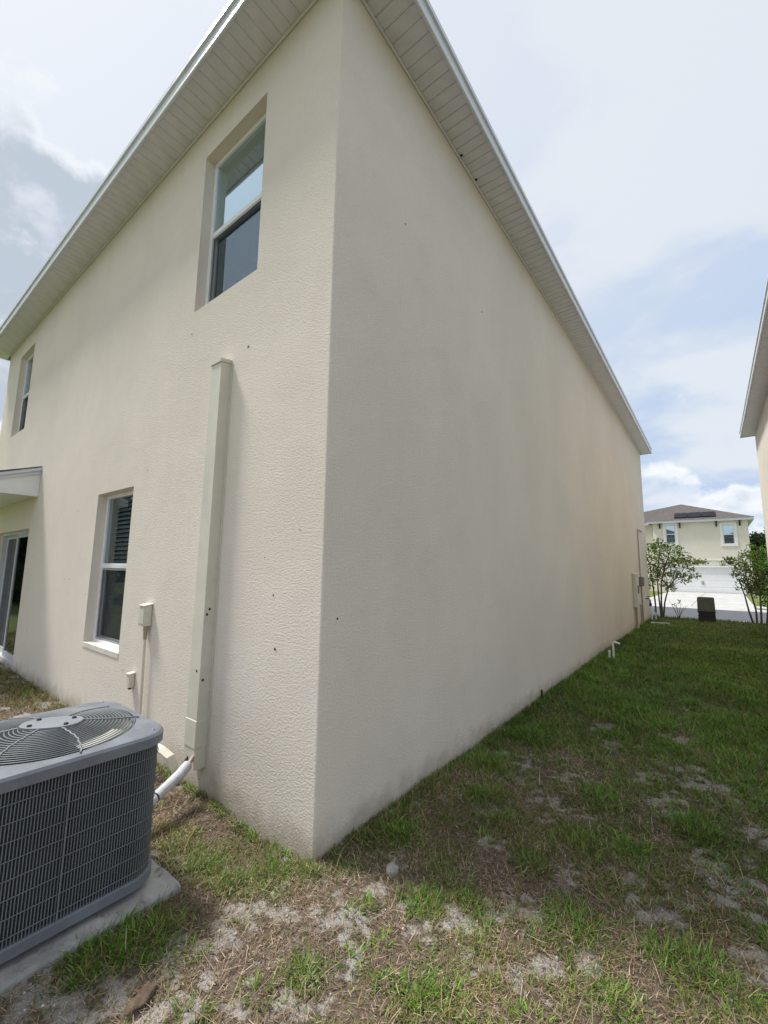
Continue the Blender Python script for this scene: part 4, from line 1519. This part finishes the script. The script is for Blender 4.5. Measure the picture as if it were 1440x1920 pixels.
for k_ in range(7):
    a = rad(360 * k_ / 7)
    rr_ = rng.uniform(.12, .26)
    hh_ = rng.uniform(.35, .62)
    MB().tube([(.70, 14.9, -.03), (.70 + rr_ * .4 * math.cos(a), 14.9 + rr_ * .4 * math.sin(a), hh_ * .5), (.70 + rr_ * math.cos(a), 14.9 + rr_ * math.sin(a), hh_)], [.008, .006, .003], 5).build('twig', M['bark'], sh)
V, F, C = leaf_cloud([(.76, 14.85, .52), (.62, 14.9, .42)], [(.05, .05, .10), (.05, .05, .06)], [16, 8], .06, [(.05, .06, .03)], rng)
o = fast_mesh('leaves', V, F, M['leaf'], C)
place_child(o, sh)

# utility pedestal on the lawn by the street
ub = thing('utility_box', 'dark grey utility pedestal standing on the lawn before the street', 'utility box', (1.42, 14.55, 0))
bx_, by_ = 1.425, 14.55
MB().prism([(bx_ - .205, -.05), (bx_ + .215, -.05), (bx_ + .205, .30), (bx_ - .20, .30)], 'y', by_ - .15, by_ + .08).build('base', M['pedestal2'], ub)
MB().prism([(bx_ - .215, .305), (bx_ + .215, .305), (bx_ + .205, .70), (bx_ + .18, .725), (bx_ - .18, .725), (bx_ - .205, .70)], 'y', by_ - .17, by_ + .10).build('cover', M['pedestal'], ub)
MB().box(bx_ - .21, bx_ + .21, by_ - .156, by_ - .151, .16, .19).build('seam', M['hole'], ub)
MB().box(bx_ - .22, bx_ + .22, by_ - .176, by_ + .11, .285, .315, .004).build('band', M['hole'], ub)

# trees far behind at the right
for k_, (tx, ty, hgt, wid, lab) in enumerate(((5.6, 58.0, 6.6, 2.2, 'dark green tree behind the yellow house, nearest its wall'), (9.5, 80.0, 9.2, 3.6, 'large dark tree behind, mostly hidden by the neighbouring house'),
                                              (4.0, 84.0, 7.6, 3.0, 'dark tree crown low behind the yellow house roof end'))):
    t = thing('tree', lab, 'tree', (tx, ty, 0), 'trees beyond the far house')
    MB().tube([(tx, ty, -.3), (tx + .1, ty, hgt * .3), (tx, ty, hgt * .6)], [.22, .16, .07], 8).build('trunk', M['bark'], t)
    r2 = np.random.default_rng(40 + k_)
    cs, rs_, ns = [], [], []
    for i in range(26):
        z_ = r2.uniform(.22, .93)
        wr = wid * math.sin(math.pi * min(1, (z_ + .1))) ** .7
        a = r2.uniform(0, 2 * math.pi)
        q_ = wr * r2.uniform(.2, .8)
        cs.append((tx + q_ * math.cos(a), ty + q_ * math.sin(a), z_ * hgt))
        s_ = r2.uniform(.45, .8) * wid * .45
        rs_.append((s_, s_, s_ * .75))
        ns.append(230)
    V, F, C = leaf_cloud(cs, rs_, ns, .30, [(.030, .055, .018), (.04, .07, .022), (.055, .085, .03), (.022, .04, .014)], r2)
    o = fast_mesh('crown', V, F, M['leaf'], C)
    place_child(o, t)


# trees added out of frame at the left to darken the pane reflections
for k_, (tx, ty, hgt, wid, lab) in enumerate(((-19.0, -3.4, 7.0, 3.2, 'added unseen tree mirrored dark in the sliding door pane'), (-19.0, -8.2, 7.0, 3.4, 'added unseen tree mirrored dark in the ground floor window'))):
    t = thing('tree', lab, 'tree', (tx, ty, 0), 'added trees mirrored in the rear windows')
    MB().tube([(tx, ty, -.3), (tx + .1, ty, hgt * .3), (tx, ty, hgt * .6)], [.2, .15, .07], 8).build('trunk', M['bark'], t)
    r2 = np.random.default_rng(60 + k_)
    cs, rs_, ns = [], [], []
    for i in range(34):
        z_ = r2.uniform(.03, .92)
        wr = wid * math.sin(math.pi * min(1, (z_ * .8 + .2))) ** .6
        a = r2.uniform(0, 2 * math.pi)
        q_ = wr * r2.uniform(.2, .9)
        cs.append((tx + q_ * math.cos(a), ty + q_ * math.sin(a), z_ * hgt))
        s_ = r2.uniform(.5, .8) * wid * .42
        rs_.append((s_, s_, s_ * .8))
        ns.append(420)
    V, F, C = leaf_cloud(cs, rs_, ns, .40, [(.030, .055, .018), (.04, .07, .022), (.055, .085, .03), (.022, .04, .014)], r2)
    o = fast_mesh('crown', V, F, M['leaf'], C)
    place_child(o, t)


# ================================================================== GRASS
def blades(P, length, width, head, lean, curl, col, tipcol):
    """P (n,3) roots -> two-segment tapered blades as triangles"""
    n_ = len(P)
    dh = np.stack([np.cos(head), np.sin(head), np.zeros(n_)], 1)
    side_ = np.stack([-np.sin(head), np.cos(head), np.zeros(n_)], 1)
    up = np.array([0, 0, 1.0])
    l1 = lean
    l2 = np.clip(lean + curl, 0, 2.0)
    d1 = dh * np.sin(l1)[:, None] + up * np.cos(l1)[:, None]
    d2 = dh * np.sin(l2)[:, None] + up * np.cos(l2)[:, None]
    m1 = P + d1 * (length * .5)[:, None]
    tip = m1 + d2 * (length * .5)[:, None]
    w = (width * .5)[:, None]
    V = np.stack([P - side_ * w, P + side_ * w, m1 - side_ * w * .8, m1 + side_ * w * .8, tip], 1).reshape(-1, 3)
    b = (np.arange(n_) * 5)[:, None]
    F = np.concatenate([b + np.array([[0, 1, 2]]), b + np.array([[1, 3, 2]]), b + np.array([[2, 3, 4]])], 0)
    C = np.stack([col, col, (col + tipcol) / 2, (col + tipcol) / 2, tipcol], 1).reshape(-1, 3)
    return V, F, C


FH = np.array([math.sin(YAW), math.cos(YAW)])
RH = np.array([math.cos(YAW), -math.sin(YAW)])


def scatter(n_, x0, x1, y0, y1):
    x = RNG.uniform(x0, x1, n_)
    y = RNG.uniform(y0, y1, n_)
    dx, dy = x - CAM.x, y - CAM.y
    fw = dx * FH[0] + dy * FH[1]
    rt_ = dx * RH[0] + dy * RH[1]
    ok = (fw > 1.0) & (np.abs(rt_) < fw * 1.12 + .5)
    inh = (x < -0.004) & (y > -0.004) & (y < L_WALL) & (x > -W_WALL)
    inpad = (x > px0 - .0) & (x < px1 + .0) & (y > py0) & (y < py1 + .0)
    ok &= ~inh & ~inpad & (x < X_N - .01) | (ok & (y > L_WALL + .1) & ~inh)
    x, y = x[ok], y[ok]
    dist = np.hypot(x - CAM.x, y - CAM.y)
    return x, y, dist


def pick(cols, n_):
    c = np.array(cols)[RNG.integers(0, len(cols), n_)]
    return c * RNG.uniform(.50, 1.40, (n_, 1))


G_DARK = [(.105, .215, .026), (.135, .255, .032), (.185, .300, .044), (.066, .150, .020)]
G_YEL = [(.185, .185, .045), (.215, .190, .055), (.140, .170, .036), (.25, .19, .075)]
STRAW = [(.38, .285, .185), (.31, .215, .135), (.48, .385, .27), (.23, .155, .10), (.15, .10, .068), (.34, .24, .165)]

gv, gf, gc = [], [], []


def push(V, F, C):
    o = sum(len(v) for v in gv)
    gv.append(V)
    gf.append(F + o)
    gc.append(C)


ZONES = [(-2.4, 3.1, -1.6, 1.6, 19000), (-0.05, 3.1, 1.6, 4.2, 10500), (-0.05, 3.1, 4.2, 8.5, 4200), (-0.3, 3.3, 8.5, 15.4, 1300), (-9.5, -2.4, -3.6, 0.0, 2300)]
for (x0, x1, y0, y1, dn) in ZONES:
    n_ = int((x1 - x0) * (y1 - y0) * dn)
    x, y, dist = scatter(n_, x0, x1, y0, y1)
    s_, g_, l_, sd_, bk_ = masks(x, y)
    keep = RNG.random(len(x)) < np.clip(g_ * 1.15, 0.03, 1) * (1 - .9 * s_)
    x, y, dist, g_, l_, sd_, bk_ = (q_[keep] for q_ in (x, y, dist, g_, l_, sd_, bk_))
    n_ = len(x)
    P = np.stack([x, y, gheight(x, y) - .004], 1)
    sc_ = np.clip((dist / 2.6) ** .75, .9, 3.2)
    ln = RNG.uniform(.018, .046, n_) * (1 + .35 * g_) * (1 + .3 * l_) * np.clip(sc_, 1, 1.7) * np.where(x < .15, 1.25, 1)
    wd = RNG.uniform(.0022, .0042, n_) * sc_
    yel = np.clip(.56 - .44 * sd_ - .25 * l_ + .35 * bk_ + .42 * sstep(y, 10.5, 14.5) + .55 * (fbm(x * 4, y * 4, 77) - .5), 0.06, .9) > RNG.random(n_)
    col = np.where(yel[:, None], pick(G_YEL, n_), pick(G_DARK, n_))
    col = col * (.38 + 1.05 * fbm(x * 1.3, y * 1.3, 201, 4))[:, None]
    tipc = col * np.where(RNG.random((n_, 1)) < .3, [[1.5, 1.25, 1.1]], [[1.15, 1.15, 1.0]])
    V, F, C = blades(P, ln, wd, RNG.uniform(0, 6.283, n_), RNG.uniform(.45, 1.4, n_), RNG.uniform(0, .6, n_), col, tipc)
    push(V, F, C)
# rosettes of coarse green blades
tufts = [(cx_, cy_, r_) for cx_, cy_, r_ in LUSH]
for _ in range(150):
    tufts.append((RNG.uniform(-.1, 3.0), RNG.uniform(.3, 9) ** 1.0, RNG.uniform(.05, .12)))
for _ in range(60):
    tufts.append((RNG.uniform(-1.0, 2.0), RNG.uniform(-1.1, .6), RNG.uniform(.03, .07)))
for i in range(150):                               # fringe along the foot of the long wall
    tufts.append((RNG.uniform(.015, .06), RNG.uniform(.1, 13.5), RNG.uniform(.02, .04)))
for i in range(60):
    tufts.append((RNG.uniform(-2.2, -.02), RNG.uniform(-.05, -.015), RNG.uniform(.015, .03)))
for (cx_, cy_, r_) in tufts:
    if (cx_ < 0 and cy_ > 0) or cx_ > X_N or (px0 - .05 < cx_ < px1 + .05 and cy_ < py1 + .04):
        continue
    n_ = int(16 + 900 * r_ * max(.4, r_ / .10))
    a = RNG.uniform(0, 6.283, n_)
    q_ = r_ * np.sqrt(RNG.random(n_)) * RNG.uniform(.5, 1.35, n_)
    x, y = cx_ + q_ * np.cos(a), cy_ + q_ * np.sin(a)
    bad = (x < .004) & (y > -.004) | ((x > px0) & (x < px1) & (y < py1) & (y > py0))
    x, y, a = x[~bad], y[~bad], a[~bad]
    n_ = len(x)
    if not n_:
        continue
    P = np.stack([x, y, gheight(x, y) - .004], 1)
    far = max(1, min(1.8, (math.hypot(cx_ - CAM.x, cy_ - CAM.y) / 2.8) ** .6))
    tone = RNG.uniform(.8, 1.25)
    bright = RNG.random() < .4
    base = np.array([(.115, .215, .032), (.095, .180, .028), (.160, .250, .042)] if bright else G_DARK)
    col = base[RNG.integers(0, len(base), n_)] * tone * RNG.uniform(.8, 1.2, (n_, 1))
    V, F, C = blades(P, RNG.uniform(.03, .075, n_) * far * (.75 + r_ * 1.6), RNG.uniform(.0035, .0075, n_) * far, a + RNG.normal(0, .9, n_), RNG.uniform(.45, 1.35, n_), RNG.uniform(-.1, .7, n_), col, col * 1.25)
    push(V, F, C)
go = fast_mesh('grass', np.concatenate(gv), np.concatenate(gf), M['grass'], np.concatenate(gc))
tag(go, 'patchy green grass growing along the side of the house', 'grass', kind='stuff')

gv, gf, gc = [], [], []
for (x0, x1, y0, y1, dn) in [(-2.4, 3.1, -1.6, 1.6, 12000), (-0.05, 3.1, 1.6, 4.2, 6500), (-0.05, 3.1, 4.2, 8.5, 1100), (-9.5, -2.4, -3.6, 0, 1300)]:
    n_ = int((x1 - x0) * (y1 - y0) * dn)
    x, y, dist = scatter(n_, x0, x1, y0, y1)
    s_, g_, l_, sd_, bk_ = masks(x, y)
    dens = np.clip(.35 + .9 * fbm(x * 3.1, y * 3.1, 131), 0, 1) * (1 - .30 * s_) * (1 - .60 * sd_) * (1 - .5 * l_)
    keep = RNG.random(len(x)) < dens
    x, y, dist = x[keep], y[keep], dist[keep]
    n_ = len(x)
    P = np.stack([x, y, gheight(x, y) + RNG.uniform(-.002, .014, n_)], 1)
    sc_ = np.clip((dist / 2.6) ** .7, .9, 2.4)
    long_ = RNG.random(n_) < .05
    ln = np.where(long_, RNG.uniform(.06, .13, n_), RNG.uniform(.014, .042, n_)) * np.clip(sc_, 1, 1.5)
    wd = RNG.uniform(.0014, .0034, n_) * sc_
    lean = np.where(RNG.random(n_) < .75, RNG.uniform(1.15, 1.56, n_), RNG.uniform(.5, 1.2, n_))
    tone = (.50 + .76 * fbm(x * 2.3, y * 2.3, 171))[:, None]
    col = pick(STRAW, n_) * tone
    V, F, C = blades(P, ln, wd, RNG.uniform(0, 6.283, n_), lean, RNG.uniform(-.25, .3, n_), col, col * 1.15)
    push(V, F, C)
do = fast_mesh('dry_grass', np.concatenate(gv), np.concatenate(gf), M['straw'], np.concatenate(gc))
tag(do, 'brown dead grass and thatch lying over the sandy soil', 'dry grass', kind='stuff')

# shell grit and pebbles strewn on the bare sand
n_ = 5200
x, y, dist = scatter(n_ * 4, -1.6, 3.0, -1.4, 3.6)
s_, g_, l_, sd_, bk_ = masks(x, y)
keep = RNG.random(len(x)) < np.clip(s_ * .9 + .06, 0, 1)
x, y = x[keep], y[keep]
n_ = len(x)
oct_ = np.array([(1, 0, 0), (0, 1, 0), (-1, 0, 0), (0, -1, 0), (0, 0, .8), (0, 0, -.8)], float)
fo = np.array([(0, 1, 4), (1, 2, 4), (2, 3, 4), (3, 0, 4), (1, 0, 5), (2, 1, 5), (3, 2, 5), (0, 3, 5)])
sz = (RNG.random(n_) ** 3 * .0085 + .0018)
th = RNG.uniform(0, 6.283, n_)
rot = np.stack([np.cos(th), -np.sin(th), np.sin(th), np.cos(th)], 1).reshape(-1, 2, 2)
vv = oct_[None] * RNG.uniform(.6, 1.25, (n_, 6, 1)) * sz[:, None, None]
vv[:, :, :2] = np.einsum('nij,nkj->nki', rot, vv[:, :, :2])
vv += np.stack([x, y, gheight(x, y) + sz * .3], 1)[:, None, :]
F = (np.arange(n_) * 6)[:, None, None] + fo[None]
colp = pick([(.55, .52, .47), (.42, .38, .33), (.62, .60, .56), (.28, .22, .17)], n_)
pb = fast_mesh('grit', vv.reshape(-1, 3), F.reshape(-1, 3), M['straw'], np.repeat(colp, 6, 0))
tag(pb, 'pale shell grit and small pebbles on bare sand patches', 'grit', kind='stuff')
